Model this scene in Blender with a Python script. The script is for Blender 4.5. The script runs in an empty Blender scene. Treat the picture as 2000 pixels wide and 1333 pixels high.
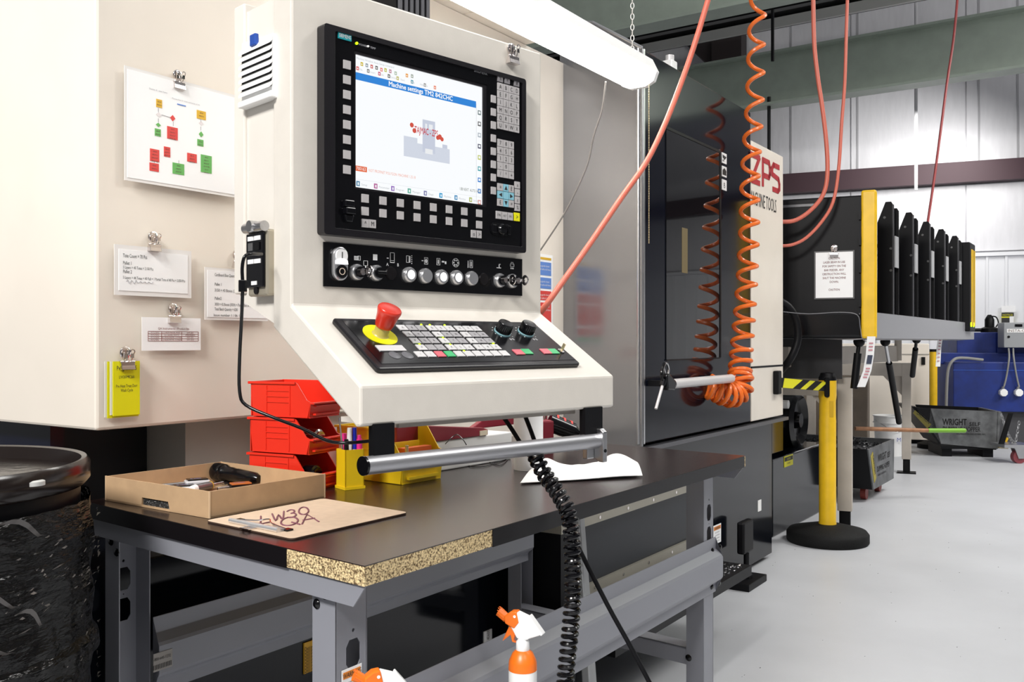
import bpy, bmesh, math, random
from mathutils import Vector, Matrix
random.seed(7)
S = bpy.context.scene
COL = S.collection
PI = math.pi
# ---------------------------------------------------------------- camera, world, lamps, exposure
FOC = 1800.0; CX = 1000.0; CY = 667.0; EYE = Vector((0, 0, 1.22))
cd = bpy.data.cameras.new('camera'); cam = bpy.data.objects.new('camera', cd); COL.objects.link(cam)
cam.location = EYE; cam.rotation_euler = (PI/2, 0, 0)
cd.sensor_width = 36; cd.lens = FOC/2000*36; cd.clip_start = 0.05; cd.clip_end = 200
S.camera = cam
S.view_settings.view_transform = 'Standard'; S.view_settings.look = 'None'
S.view_settings.gamma = 1; S.view_settings.use_curve_mapping = False
S.view_settings.exposure = 0.62
wd = bpy.data.worlds.new('world'); S.world = wd; wd.use_nodes = True
wd.node_tree.nodes['Background'].inputs[0].default_value = (0.97, 0.98, 1, 1)
wd.node_tree.nodes['Background'].inputs[1].default_value = 0.12
def area(name, loc, tgt, sx, sy, power, col=(1, 0.98, 0.95)):
    l = bpy.data.lights.new(name, 'AREA'); l.shape = 'RECTANGLE'; l.size = sx; l.size_y = sy; l.energy = power; l.color = col
    o = bpy.data.objects.new(name, l); COL.objects.link(o); o.location = loc
    o.rotation_euler = (Vector(tgt)-Vector(loc)).to_track_quat('-Z', 'Y').to_euler(); return o
for x, y, z, tx, ty, e in [(1.6, -1.6, 4.6, 1.4, .6, 38), (3.0, 2.2, 4.6, 3.0, 2.6, 60), (5.4, 5.4, 4.6, 6.0, 8.5, 150), (8.6, 6.8, 4.6, 8.4, 12.0, 150), (5.6, 12.0, 3.9, 4.9, 16.0, 40), (-2.0, -1.9, 4.2, -.6, .8, 230)]:  # hall high bays, plus unseen lamps added and tilted to brighten the far wall
    area('high_bay_and_wall_fill', (x, y, z), (tx, ty, 0), 1.6, 0.9, e)
for x, y, e in [(4.2, 6.0, 110), (1.2, 0.4, 25)]:  # unseen upward fills added to brighten the beams and roof
    area('roof_fill_uplight', (x, y, 4.2), (x, y+.5, 8), 0.8, 0.8, e)
# ---------------------------------------------------------------- frames
class Fr:
    def __init__(s, o, x, y, z=(0, 0, 1)):
        s.o = Vector(o); s.m = Matrix((x, y, z)).transposed(); s.i = s.m.inverted()
    def w(s, p): return s.o + s.m @ Vector(p)
    def l(s, p): return s.i @ (Vector(p)-s.o)
    def _r(s, px, py, k, c):
        d = s.i @ Vector(((px-CX)/FOC, 1, -(py-CY)/FOC)); e = s.l(EYE)
        t = (c-e[k])/d[k]; return e+d*t
    def py(s, px, py, c=0): p = s._r(px, py, 1, c); return p.x, p.z
    def pz(s, px, py, c=0): p = s._r(px, py, 2, c); return p.x, p.y
    def px(s, px, py, c=0): p = s._r(px, py, 0, c); return p.y, p.z
    def mat(s): return Matrix.Translation(s.o) @ s.m.to_4x4()
    def at(s, p, x=None): return Fr(s.w(p), *( (s.m.col[0], s.m.col[1], s.m.col[2]) if x is None else x))
W = Fr((0, 0, 0), (1, 0, 0), (0, 1, 0))
def at(px, py, d): return Vector(((px-CX)/FOC*d, d, EYE.z-(py-CY)/FOC*d))
DA = Vector((0.5607, 0.828, 0)); DB = Vector((-0.828, 0.5607, 0))
M = Fr((0.531, 3.75, 0), DA, DB)                       # machine front face
CA = Vector((0.7148, 0.6994, 0)); CB = Vector((-0.6994, 0.7148, 0))
C = Fr((-0.3163, 1.547, 0), CA, CB)                    # swivelled control console
TN = Vector((-0.203, 1.268, 0)); TR = Vector((0.632, 2.49, 0)); TL = Vector((-0.828, 1.783, 0))
T = Fr(TN, (TR-TN).normalized(), (TL-TN).normalized()) # workbench
TLEN = (TR-TN).length; TWID = (TL-TN).length; TZ = 0.91
WA = Vector((0.919, -0.394, 0)); WB = Vector((0.394, 0.919, 0))
B = Fr((6.86, 13, 0), WA, WB)                          # far wall of the hall
# ---------------------------------------------------------------- materials
MATS = {}
def mat(name, col, rough=0.5, metal=0.0, noise=0, nscale=20, bump=0, bscale=60, emit=0, spec=None, col2=None, coat=0, stretch=None, trans=0, lo=0.35, hi=0.65):
    if name in MATS: return MATS[name]
    m = bpy.data.materials.new(name); m.use_nodes = True; nt = m.node_tree; b = nt.nodes['Principled BSDF']
    c = (*col, 1); b.inputs['Base Color'].default_value = c
    b.inputs['Roughness'].default_value = rough; b.inputs['Metallic'].default_value = metal
    if spec is not None: b.inputs['Specular IOR Level'].default_value = spec
    if coat: b.inputs['Coat Weight'].default_value = coat; b.inputs['Coat Roughness'].default_value = 0.05
    if trans: b.inputs['Transmission Weight'].default_value = trans
    if emit:
        b.inputs['Emission Color'].default_value = c; b.inputs['Emission Strength'].default_value = emit
    def coord(sc):
        tc = nt.nodes.new('ShaderNodeTexCoord'); mp = nt.nodes.new('ShaderNodeMapping')
        nt.links.new(tc.outputs['Object'], mp.inputs['Vector'])
        if stretch: mp.inputs['Scale'].default_value = stretch
        n = nt.nodes.new('ShaderNodeTexNoise'); n.inputs['Scale'].default_value = sc; n.inputs['Detail'].default_value = 4
        nt.links.new(mp.outputs[0], n.inputs['Vector']); return n
    if noise or col2:
        n = coord(nscale); r = nt.nodes.new('ShaderNodeValToRGB')
        c2 = col2 or tuple(max(0, x*(1-noise)) for x in col)
        r.color_ramp.elements[0].position = lo; r.color_ramp.elements[1].position = hi
        r.color_ramp.elements[0].color = (*c2, 1); r.color_ramp.elements[1].color = c
        nt.links.new(n.outputs['Fac'], r.inputs['Fac']); nt.links.new(r.outputs[0], b.inputs['Base Color'])
    if bump:
        n = coord(bscale); bp = nt.nodes.new('ShaderNodeBump'); bp.inputs['Strength'].default_value = bump; bp.inputs['Distance'].default_value = 0.01
        nt.links.new(n.outputs['Fac'], bp.inputs['Height']); nt.links.new(bp.outputs[0], b.inputs['Normal'])
    MATS[name] = m; return m
cream = mat('cream_paint', (0.83, 0.76, 0.67), 0.38, noise=0.06, nscale=3)
cream2 = mat('console_paint', (0.66, 0.62, 0.56), 0.33, noise=0.03, nscale=30, bump=0.03, bscale=400)
offwhite = mat('off_white_paint', (0.72, 0.68, 0.62), 0.4, noise=0.08, nscale=5)
white = mat('white_plastic', (0.85, 0.85, 0.84), 0.4)
paper = mat('white_paper', (0.9, 0.9, 0.9), 0.6)
film = mat('laminate_film', (0.8, 0.78, 0.76), 0.2)
black = mat('black_plastic', (0.005, 0.004, 0.005), 0.4, spec=.25)
blackg = mat('black_gloss', (0.003, 0.003, 0.004), 0.18, spec=.4)
bezel = mat('bezel_black', (0.008, 0.007, 0.009), 0.32, bump=0.04, bscale=500, spec=.4)
ink = mat('black_ink', (0.02, 0.02, 0.02), 0.6)
greyink = mat('grey_ink', (0.35, 0.35, 0.37), 0.6)
whiteink = mat('white_ink', (0.8, 0.8, 0.8), 0.5)
redink = mat('red_ink', (0.42, 0.01, 0.02), 0.5)
steel = mat('brushed_steel', (0.55, 0.55, 0.56), 0.28, 1.0, bump=0.05, bscale=200)
chrome = mat('chrome', (0.75, 0.7, 0.68), 0.12, 1.0)
alu = mat('satin_aluminium', (0.42, 0.42, 0.44), 0.35, 0.75)
keygrey = mat('key_grey', (0.42, 0.40, 0.40), 0.5)
benchgrey = mat('bench_grey_paint', (0.23, 0.235, 0.265), 0.38)
laminate = mat('black_laminate', (0.016, 0.008, 0.008), 0.25, bump=0.02, bscale=300, spec=1.0)
darkpanel = mat('dark_gloss_panel', (0.004, 0.005, 0.010), 0.1, spec=.2)
greypanel = mat('grey_gloss_panel', (0.27, 0.27, 0.28), 0.17, 0.7)
glassdark = mat('dark_window_glass', (0.006, 0.006, 0.007), 0.03, spec=.75)
basepanel = mat('dark_base_paint', (0.004, 0.005, 0.008), 0.10, spec=0.28)
blackm = mat('black_metal', (0.003, 0.003, 0.004), 0.45, spec=.2)
redp = mat('red_bin_plastic', (0.72, 0.028, 0.012), 0.35)
yellowp = mat('yellow_bin_plastic', (0.80, 0.55, 0.01), 0.4)
yellow = mat('yellow_paint', (0.85, 0.52, 0.01), 0.4, noise=0.12, nscale=12)
acid = mat('acid_yellow', (0.72, 0.68, 0.0), 0.5)
orange = mat('orange_hose', (0.80, 0.16, 0.02), 0.3)
pinkhose = mat('coral_hose', (0.62, 0.15, 0.10), 0.4)
maroon = mat('maroon_plastic', (0.24, 0.015, 0.03), 0.4)
card = mat('cardboard', (0.52, 0.34, 0.19), 0.8, noise=0.12, nscale=25)
cardl = mat('clipboard_fibreboard', (0.68, 0.52, 0.38), 0.6, noise=0.08, nscale=60)
particle = mat('particle_board', (0.80, 0.62, 0.34), 0.9, col2=(0.14, 0.085, 0.035), nscale=300, lo=0.38, hi=0.55, bump=0.8, bscale=200)
green = mat('green_beam', (0.30, 0.35, 0.30), 0.45, noise=0.1, nscale=6)
purple = mat('primer_girt', (0.045, 0.018, 0.026), 0.6)
bluep = mat('blue_machine_paint', (0.003, 0.022, 0.19), 0.5, noise=0.3, nscale=8)
hopperm = mat('hopper_steel', (0.15, 0.155, 0.16), 0.45, 0.3, noise=0.5, nscale=9)
floorm = mat('floor_epoxy', (0.55, 0.56, 0.585), 0.42, noise=0.10, nscale=1.6, bump=0.05, bscale=150)
insul = mat('insulation_vinyl', (0.70, 0.70, 0.73), 0.45, noise=0.06, nscale=4, bump=0.5, bscale=3.2, stretch=(3.5, 3.5, 0.7))
rubber = mat('rubber_black', (0.004, 0.004, 0.004), 0.7, spec=.25, bump=0.3, bscale=150)
teal = mat('teal_badge', (0.0, 0.28, 0.32), 0.5)
skyb = mat('cursor_key_blue', (0.22, 0.48, 0.58), 0.5)
mred = mat('key_red', (0.62, 0.13, 0.16), 0.5); mgreen = mat('key_green', (0.06, 0.42, 0.16), 0.5)
fgreen = mat('print_green', (0.13, 0.42, 0.10), 0.6); fred = mat('print_red', (0.68, 0.06, 0.05), 0.6); famb = mat('print_amber', (0.70, 0.42, 0.03), 0.6)
fblue = mat('print_blue', (0.12, 0.25, 0.62), 0.6)
led = mat('led_lime', (0.5, 1.0, 0.0), 0.5, emit=2.0)
# ---------------------------------------------------------------- mesh builder
_txt = {}
def glyphs(s0, bold=0):
    s = (s0, bold)
    if s not in _txt:
        cu = bpy.data.curves.new('t', 'FONT'); cu.body = s0; cu.resolution_u = 2
        o = bpy.data.objects.new('t', cu); COL.objects.link(o); bpy.context.view_layer.update()
        me = o.evaluated_get(bpy.context.evaluated_depsgraph_get()).to_mesh()
        vs = [v.co.copy() for v in me.vertices]; fs = [tuple(p.vertices) for p in me.polygons]
        bpy.data.objects.remove(o); bpy.data.curves.remove(cu); _txt[s] = (vs, fs)
    return _txt[s]
class MB:
    def __init__(s, F=W): s.v = []; s.f = []; s.F = F; s.open = False
    def add(s, vs, fs):
        n = len(s.v); s.v += [s.F.w(p) for p in vs]; s.f += [tuple(i+n for i in f) for f in fs]; return s
    def box(s, x0, x1, y0, y1, z0, z1):
        return s.add([(x, y, z) for z in (z0, z1) for y in (y0, y1) for x in (x0, x1)],
                     [(0, 2, 3, 1), (4, 5, 7, 6), (0, 1, 5, 4), (2, 6, 7, 3), (0, 4, 6, 2), (1, 3, 7, 5)])
    def hexa(s, b4, t4):
        return s.add(list(b4)+list(t4), [(3, 2, 1, 0), (4, 5, 6, 7), (0, 1, 5, 4), (1, 2, 6, 5), (2, 3, 7, 6), (3, 0, 4, 7)])
    def prism(s, poly, a, b, ax='y'):
        # poly of 2-D points; ax names the extrusion axis
        def P(p, t): return {'x': (t, p[0], p[1]), 'y': (p[0], t, p[1]), 'z': (p[0], p[1], t)}[ax]
        n = len(poly); vs = [P(p, a) for p in poly]+[P(p, b) for p in poly]
        return s.add(vs, [tuple(range(n))[::-1], tuple(range(n, 2*n))]+[(i, (i+1) % n, n+(i+1) % n, n+i) for i in range(n)])
    def cyl(s, p0, p1, r0, r1=None, n=16, cap=True):
        r1 = r0 if r1 is None else r1; p0 = Vector(p0); p1 = Vector(p1); d = (p1-p0).normalized()
        a = d.orthogonal().normalized(); b = d.cross(a)
        vs = [p0+(a*math.cos(2*PI*i/n)+b*math.sin(2*PI*i/n))*r0 for i in range(n)]+[p1+(a*math.cos(2*PI*i/n)+b*math.sin(2*PI*i/n))*r1 for i in range(n)]
        fs = [(i, (i+1) % n, n+(i+1) % n, n+i) for i in range(n)]
        if cap: fs += [tuple(range(n))[::-1], tuple(range(n, 2*n))]
        return s.add(vs, fs)
    def lathe(s, prof, o=(0, 0, 0), n=24, ax='z', sy=1.0):
        vs = []; fs = []; o = Vector(o)
        for r, h in prof:
            for i in range(n):
                c = math.cos(2*PI*i/n)*r; q = math.sin(2*PI*i/n)*r*sy
                vs.append(o+Vector({'z': (c, q, h), 'y': (c, h, q), 'x': (h, c, q)}[ax]))
        for k in range(len(prof)-1):
            for i in range(n): fs.append((k*n+i, k*n+(i+1) % n, (k+1)*n+(i+1) % n, (k+1)*n+i))
        fs.append(tuple(range(n))[::-1]); fs.append(tuple(range((len(prof)-1)*n, len(prof)*n)))
        return s.add(vs, fs)
    def tube(s, pts, r, n=8, sub=4, closed=False):
        pts = [Vector(p) for p in pts]
        if sub > 1:
            q = []; P = [pts[0]]+pts+[pts[-1]]
            for i in range(1, len(P)-2):
                for k in range(sub):
                    t = k/sub; a, b, c, d = P[i-1], P[i], P[i+1], P[i+2]
                    q.append(0.5*((2*b)+(c-a)*t+(2*a-5*b+4*c-d)*t*t+(3*b-a-3*c+d)*t**3))
            q.append(pts[-1]); pts = q
        vs = []; fs = []; up = None
        for i, p in enumerate(pts):
            d = (pts[min(i+1, len(pts)-1)]-pts[max(i-1, 0)])
            d = d.normalized() if d.length > 1e-9 else Vector((0, 0, 1))
            a = d.orthogonal().normalized() if up is None else (up-d*up.dot(d)).normalized()
            up = a; b = d.cross(a)
            vs += [p+(a*math.cos(2*PI*j/n)+b*math.sin(2*PI*j/n))*r for j in range(n)]
        m = len(pts)
        for i in range(m-1):
            for j in range(n): fs.append((i*n+j, i*n+(j+1) % n, (i+1)*n+(j+1) % n, (i+1)*n+j))
        fs += [tuple(range(n))[::-1], tuple(range((m-1)*n, m*n))]
        return s.add(vs, fs)
    def sph(s, o, r, n=12, m=8, sz=1.0):
        return s.lathe([(max(1e-4, r*math.sin(PI*k/m)), -r*sz*math.cos(PI*k/m)) for k in range(m+1)], o, n)
    def quad(s, *p): s.open = True; return s.add(p, [tuple(range(len(p)))])
    def rect(s, x0, x1, z0, z1, y): return s.quad((x0, y, z0), (x1, y, z0), (x1, y, z1), (x0, y, z1))
    def text(s, t, o, size, X=(1, 0, 0), Y=(0, 0, 1), al='L', sx=1.0, shear=0, wm=None, bold=0):
        vs, fs = glyphs(t)
        if not vs: return s
        s.open = True; x1 = max(v.x for v in vs); x0 = min(v.x for v in vs); sx = wm/((x1-x0)*size) if wm else sx; off = {'L': 0, 'C': -(x0+x1)/2, 'R': -x1}[al]
        o = Vector(o); X = Vector(X); Y = Vector(Y)
        for k in ((-bold, 0), (bold, 0), (0, bold), (0, -bold)) if bold else ((0, 0),):
            s.add([o+X*(v.x+k[0]+off+shear*v.y)*size*sx+Y*(v.y+k[1])*size for v in vs], fs)
        return s
    def plate(s, outer, holes, t0, t1, ax='y'):
        # flat plate with real holes
        bm = bmesh.new(); loops = []
        for lp in [outer]+holes:
            vv = [bm.verts.new((p[0], p[1], 0)) for p in lp]; loops.append(vv)
            for i in range(len(vv)): bm.edges.new((vv[i], vv[(i+1) % len(vv)]))
        bmesh.ops.triangle_fill(bm, use_beauty=True, edges=bm.edges[:])
        bm.verts.index_update(); base = [v.co.copy() for v in bm.verts]; fs = [tuple(v.index for v in f.verts) for f in bm.faces]
        lidx = [[v.index for v in l] for l in loops]; bm.free()
        def P(p, t): return {'x': (t, p.x, p.y), 'y': (p.x, t, p.y), 'z': (p.x, p.y, t)}[ax]
        n = len(base); vs = [P(p, t0) for p in base]+[P(p, t1) for p in base]
        F = fs+[tuple(i+n for i in f[::-1]) for f in fs]
        for l in lidx:
            for i in range(len(l)): a, b = l[i], l[(i+1) % len(l)]; F.append((a, b, b+n, a+n))
        return s.add(vs, F)
BASE = {}
def link(name, mb, m, parent=None, smooth=False, bevel=0):
    me = bpy.data.meshes.new(name)
    if parent is not None: base = BASE[parent.name]
    else:
        xs = [v.x for v in mb.v]; ys = [v.y for v in mb.v]; zs = [v.z for v in mb.v]
        base = Vector(((min(xs)+max(xs))/2, (min(ys)+max(ys))/2, min(zs)))
    me.from_pydata([v-base for v in mb.v], [], mb.f)
    if not mb.open:
        bm = bmesh.new(); bm.from_mesh(me); bmesh.ops.recalc_face_normals(bm, faces=bm.faces[:]); bm.to_mesh(me); bm.free()
    me.materials.append(m)
    if smooth:
        me.polygons.foreach_set('use_smooth', [True]*len(me.polygons)); me.set_sharp_from_angle(angle=math.radians(40))
    o = bpy.data.objects.new(name, me); COL.objects.link(o)
    if parent is not None: o.parent = parent
    else: o.location = base
    BASE[o.name] = base
    if bevel:
        b = o.modifiers.new('bevel', 'BEVEL'); b.width = bevel; b.segments = 2; b.limit_method = 'ANGLE'; b.angle_limit = math.radians(50)
    return o
def thing(name, label, cat, base, group=None):
    o = bpy.data.objects.new(name, None); COL.objects.link(o); o.empty_display_size = 0.05
    o.location = base; BASE[o.name] = Vector(base); return tag(o, label, cat, group)
def tag(o, label, cat, group=None):
    o['label'] = label; o['category'] = cat
    if group: o['group'] = group
    return o
def struct(name, mb, m, **k):
    o = link(name, mb, m, **k); o['kind'] = 'structure'; return o
def kids(o): return [c for c in bpy.data.objects if c.parent == o]
def copy_tree(o, parent=None):
    c = o.copy(); COL.objects.link(c); BASE[c.name] = BASE.get(o.name, Vector())
    if parent is not None: c.parent = parent
    for k in kids(o): copy_tree(k, c)
    return c
def place(root, fr, rx=0, ry=0, rz=0, s=1):
    root.matrix_world = fr.mat() @ Matrix.Rotation(rz, 4, 'Z') @ Matrix.Rotation(ry, 4, 'Y') @ Matrix.Rotation(rx, 4, 'X') @ Matrix.Scale(s, 4)
def circ(cx, cz, r, n=20, sx=1): return [(cx+sx*r*math.cos(2*PI*i/n), cz+r*math.sin(2*PI*i/n)) for i in range(n)]
# ================================================================ the hall
mb = MB(); mb.box(-9, 22, -6, 19, -0.1, 0); struct('floor', mb, floorm)
# far wall with sheets of vinyl insulation, girt, ribbed wainscot
wl = struct('wall_back', MB(B).box(-16, 14, 0.06, 0.3, 0, 8), insul)
for k in range(19):
    x0 = -15.9+k*1.55
    link('insulation_panel', MB(B).box(x0, x0+1.53, 0.02, 0.06, 2.5, 3.45), insul, wl)
    link('insulation_panel', MB(B).box(x0, x0+1.53, 0.02, 0.06, 3.78, 7.9), insul, wl)
link('girt', MB(B).box(-16, 14, -0.16, 0.02, 3.47, 3.76), purple, wl)
wain = mat('white_ribbed_sheet', (0.78, 0.79, 0.82), 0.4)
mb = MB(B); mb.box(-16, 14, -0.03, 0.02, 0, 2.42)
for k in range(125): mb.box(-16+k*0.24, -16+k*0.24+0.03, -0.05, -0.03, 0, 2.42)
link('ribbed_sheet', mb, wain, wl)
link('sheet_trim', MB(B).box(-16, 14, -0.07, 0.02, 2.42, 2.47), wain, wl)
wr = struct('wall_right', MB(B).box(13.9, 14.1, -16, 0.06, 0, 8), insul)
link('girt', MB(B).box(13.7, 13.9, -16, -0.2, 3.47, 3.76), purple, wr)
# roof: vinyl sheets above purlins and beams
RB = Fr((0, 0, 0), DB*-1, DA)       # along the beams / across
ceil = struct('ceiling', MB(RB).box(-14, 18, -4, 22, 6.35, 6.45), insul)
def beamat(px, py, z):              # point at height z seen at a pixel
    d = (z-EYE.z)*FOC/(CY-py); p = at(px, py, d); return RB.l(p)
for k in range(9):
    y = 3+k*1.75
    mb = MB(RB); mb.box(-14, 18, y, y+0.03, 6.1, 6.34); mb.box(-14, 18, y-0.09, y+0.12, 6.08, 6.11)
    link('purlin', mb, mat('purlin_grey', (0.16, 0.16, 0.165), 0.5), ceil)
def beam(px, py, zb, h, nm='roof_beam', wd=0.28, x0=-14, x1=18, lab=''):
    p = beamat(px, py, zb); y = p.y
    mb = MB(RB); mb.box(x0, x1, y-wd/2, y+wd/2, zb, zb+0.03); mb.box(x0, x1, y-wd/2, y+wd/2, zb+h-0.03, zb+h); mb.box(x0, x1, y-0.01, y+0.01, zb+0.03, zb+h-0.03)
    return struct(nm, mb, green)
beam(1464, 215, 4.15, 0.66, 'trim_1', 0.26)
beam(1200, 70, 4.25, 0.95, 'trim_2', 0.26)
# light roof strut and dark purlins between the beams
p = beamat(1252, 96, 5.2)
mb = MB(RB); mb.box(-14, 18, p.y, p.y+0.05, 5.14, 5.26); struct('trim_3', mb, mat('strut_light', (0.42, 0.42, 0.40), 0.5))
p = beamat(1350, 70, 5.35)
mb = MB(RB); mb.box(-14, 18, p.y, p.y+0.3, 5.32, 5.36); mb.box(-14, 18, p.y+0.28, p.y+0.3, 5.36, 5.6); struct('trim_4', mb, blackm)
p = beamat(1350, 52, 5.5)
mb = MB(RB); mb.box(-14, 18, p.y, p.y+0.3, 5.46, 5.5); struct('trim_5', mb, mat('strut_mid', (0.2, 0.2, 0.2), 0.5))
# dark steel haunch and column behind the first beam
mb = MB(B); x0, z0 = B.py(1395, 120, -0.55); x1, _ = B.py(1452, 120, -0.55)
mb.box(x0, x1, -0.75, -0.25, 0, 5.9)
a = B.py(1330, 78, -0.55); b = B.py(1395, 78, -0.55); c = B.py(1395, 125, -0.55); d = B.py(1385, 130, -0.55)
mb.prism([a, (x0, b[1]+0.3), (x0, c[1]-0.1), d], -0.7, -0.45)
cb = struct('trim_6', mb, mat('column_primer', (0.03, 0.022, 0.022), 0.6))
# slim rods and conduit in front of the far wall
def rod(px, y0, y1, d, r, nm, lab, m, cat):
    return tag(link(nm, MB().cyl(at(px, y0, d), at(px, y1, d), r, n=8), m), lab, cat)
rod(1789, -40, 372, 12.4, 0.022, 'conduit', 'thin pale vertical conduit in front of the white far wall', mat('conduit_grey', (0.6, 0.6, 0.62), 0.4), 'conduit')
rod(1502, 190, 640, 11.5, 0.022, 'tie_rod', 'black vertical rod just right of the dark machine corner', blackm, 'rod')
rod(1509, 20, 120, 11.0, 0.02, 'tie_rod', 'dark short vertical rod above the lower green beam', blackm, 'rod')
# ---- white insulation folds as geometry: pinned vertical seams
for k, px in enumerate([1545, 1675, 1912, 1988]):
    xx, _ = B.py(px, 300, 0)
    link('seam', MB(B).box(xx-0.012, xx+0.012, 0.008, 0.02, 3.78, 7.8), mat('seam_grey', (0.4, 0.4, 0.42), 0.6), wl)

# ================================================================ big machine enclosure
mach = thing('machine_enclosure', 'large cream and dark glossy machine tool enclosure behind the bench and console', 'machine', M.w((0, 0, 0)))
MT = 2.41; MBt = 0.80
s0 = -2.38                                    # near end of the cream cabinet
cabz = EYE.z-(843-CY)/FOC*M.w((s0, 0, 0)).y
link('cream_cabinet', MB(M).box(s0, -1.62, 0, 1.3, cabz, 2.6), cream, mach, bevel=0.006)
link('recess_panel', MB(M).box(-1.62, 0.0, 0.368, 0.5, MBt, MT), cream, mach)
sc0, _ = M.py(362, 850, 0.16)
link('lower_cabinet', MB(M).box(sc0, -1.62, 0.16, 1.0, 0.25, cabz-0.005), cream, mach)
link('lower_step', MB(M).box(sc0+0.22, -1.62, 0.035, 0.16, 0.4, cabz-0.012), cream, mach)
link('top_duct', MB(M).box(-1.62, -0.72, 0.22, 0.5, MT+.002, 2.60), cream, mach, bevel=.004)
link('top_duct', MB(M).box(-0.715, -0.30, 0.28, 0.5, MT+.002, 2.50), cream, mach, bevel=.004)
# grey glossy side panel of the recess
yL = 0.365
def gp(px, py): return M.px(px, py, 0)
a = gp(1100, 43); b = gp(1150, 44); c = gp(1256, 97)
poly = [(-0.003, MBt-0.02), (yL+0.02, MBt-0.02), (yL+0.02, gp(1103, 43)[1]), (gp(1160, 46)[0], gp(1160, 46)[1]), (-0.003, MT)]
link('side_panel', MB(M).prism(poly, -0.012, 0.0, 'x'), greypanel, mach)
# rim along the panel top and the corner strip
mb = MB(M)
for p0, p1 in zip(poly[2:4], poly[3:5]): mb.cyl((-0.012, p0[0], p0[1]), (-0.012, p1[0], p1[1]), 0.007, n=8)
mb.cyl((-0.014, 0.012, MBt), (-0.014, 0.012, MT), 0.006, n=8)
link('panel_rim', mb, steel, mach)
# dark door section
xw, _ = M.py(1466, 222, 0); xz, _ = M.py(1528, 812, 0)
link('door_front', MB(M).box(0.0, xw, 0, 0.5, MBt, MT), darkpanel, mach, bevel=0.004)
link('door_edge', MB(M).box(0.0, 0.012, -0.006, 0, MBt, MT), steel, mach)
xa, zt = M.py(1300, 253, 0); xb, zb = M.py(1404, 300, 0); _, zbot = M.py(1300, 703, 0)
mb = MB(M)
mb.box(xa, xb, -0.004, 0.0, zbot, zt); link('door_window', mb, glassdark, mach)
mb = MB(M)
mb.box(xa-0.006, xb+0.012, -0.007, 0, zt, zt+0.012); mb.box(xb, xb+0.014, -0.007, 0, zbot, zt); mb.box(xa, xb, -0.007, 0, zbot-0.006, zbot)
link('window_gasket', mb, blackm, mach)
# brass-coloured strip seen behind the window
x1, z1 = M.py(1332, 445, -0.005); x2, z2 = M.py(1343, 535, -0.005)
link('inner_rule', MB(M).box(x1, x2, -0.0052, -0.004, z2, z1), mat('dull_brass', (0.16, 0.12, 0.05), 0.5), mach)
# symbols on the door
for k, (py0, py1) in enumerate([(298, 322), (324, 348), (350, 374)]):
    x1, z1 = M.py(1410, py0, -0.002); x2, z2 = M.py(1419, py1, -0.002)
    st = link('symbol_sticker', MB(M).box(x1, x2, -0.003, 0, z2, z1), white, mach)
    mb = MB(M)
    if k == 2: mb.text('B', ((x1+x2)/2, -0.0036, z2+0.01), (z1-z2)*0.75, al='C')
    elif k == 1: mb.prism([(x1+.006, z2+.008), (x2-.006, z2+.008), (x2-.006, z2+.03), ((x1+x2)/2, z1-.008), (x1+.006, z2+.03)], -0.0036, -0.003)
    else:
        mb.prism([(x1+.006, z1-.01), (x2-.004, z1-.016), ((x1+x2)/2+.004, z1-.032), (x1+.008, z1-.024)], -0.0036, -0.003); mb.box(x1+.008, x1+.014, -.0036, -.003, z2+.008, z2+.016); mb.box(x1+.02, x1+.026, -.0036, -.003, z2+.008, z2+.02)
    link('symbol', mb, ink, st)
# cream end panel with lettering
_, zz = M.py(1495, 290, 0)
link('end_panel', MB(M).box(xw+0.004, xz, -0.004, 0.5, MBt, zz), cream, mach, bevel=0.003)
_, zs = M.py(1500, 716, 0)
link('panel_seam', MB(M).box(xw+0.002, xz+0.002, -0.0055, 0, zs-0.006, zs+0.004), blackm, mach)
x1, z1 = M.py(1467, 352, -0.006); x2, z2 = M.py(1524, 375, -0.006); _, zt1 = M.py(1467, 297, -0.006)
def ribbon(mb, segs, x, z, sx, sz, w, y):     # blocky logo letters from strokes
    for (a, b2, c2, d2) in segs:
        p = Vector((x+a*sx, 0, z+b2*sz)); q = Vector((x+c2*sx, 0, z+d2*sz)); t = (q-p).normalized(); n = Vector((-t.z, 0, t.x))*w/2
        p -= t*w*0.3; q += t*w*0.3
        mb.hexa([(v.x, y, v.z) for v in (p-n, q-n, q+n, p+n)], [(v.x, y-0.002, v.z) for v in (p-n, q-n, q+n, p+n)])
mb = MB(M); H = zt1-z1; Wt = (x2-x1); lw = 0.028
ribbon(mb, [(0, 1, .85, 1), (.85, 1, 0.05, 0), (0.05, 0, .85, 0)], x1, z1, Wt/3.1, H*0.92, lw, -0.005)
ribbon(mb, [(0.2, 0, .2, 1), (.2, 1, .85, 1), (.85, 1, .95, .8), (.95, .8, .95, .55), (.95, .55, .85, .4), (.85, .4, .3, .4)], x1+Wt/3.1, z1, Wt/3.1, H*0.92, lw, -0.005)
ribbon(mb, [(.95, 1, .35, 1), (.35, 1, .2, .85), (.2, .85, .2, .6), (.2, .6, .9, .5), (.9, .5, 1, .3), (1, .3, 1, .1), (1, .1, .85, 0), (.85, 0, .3, 0)], x1+2*Wt/3.1, z1, Wt/3.1, H*0.92, lw, -0.005)
link('logo_lettering', mb, redink, mach)
x3, z3 = M.py(1464, 398, -0.005)
link('name_lettering', MB(M).text('MACHINE TOOLS', (x3, -0.0052, z3), 0.105, sx=0.52), ink, mach)
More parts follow.
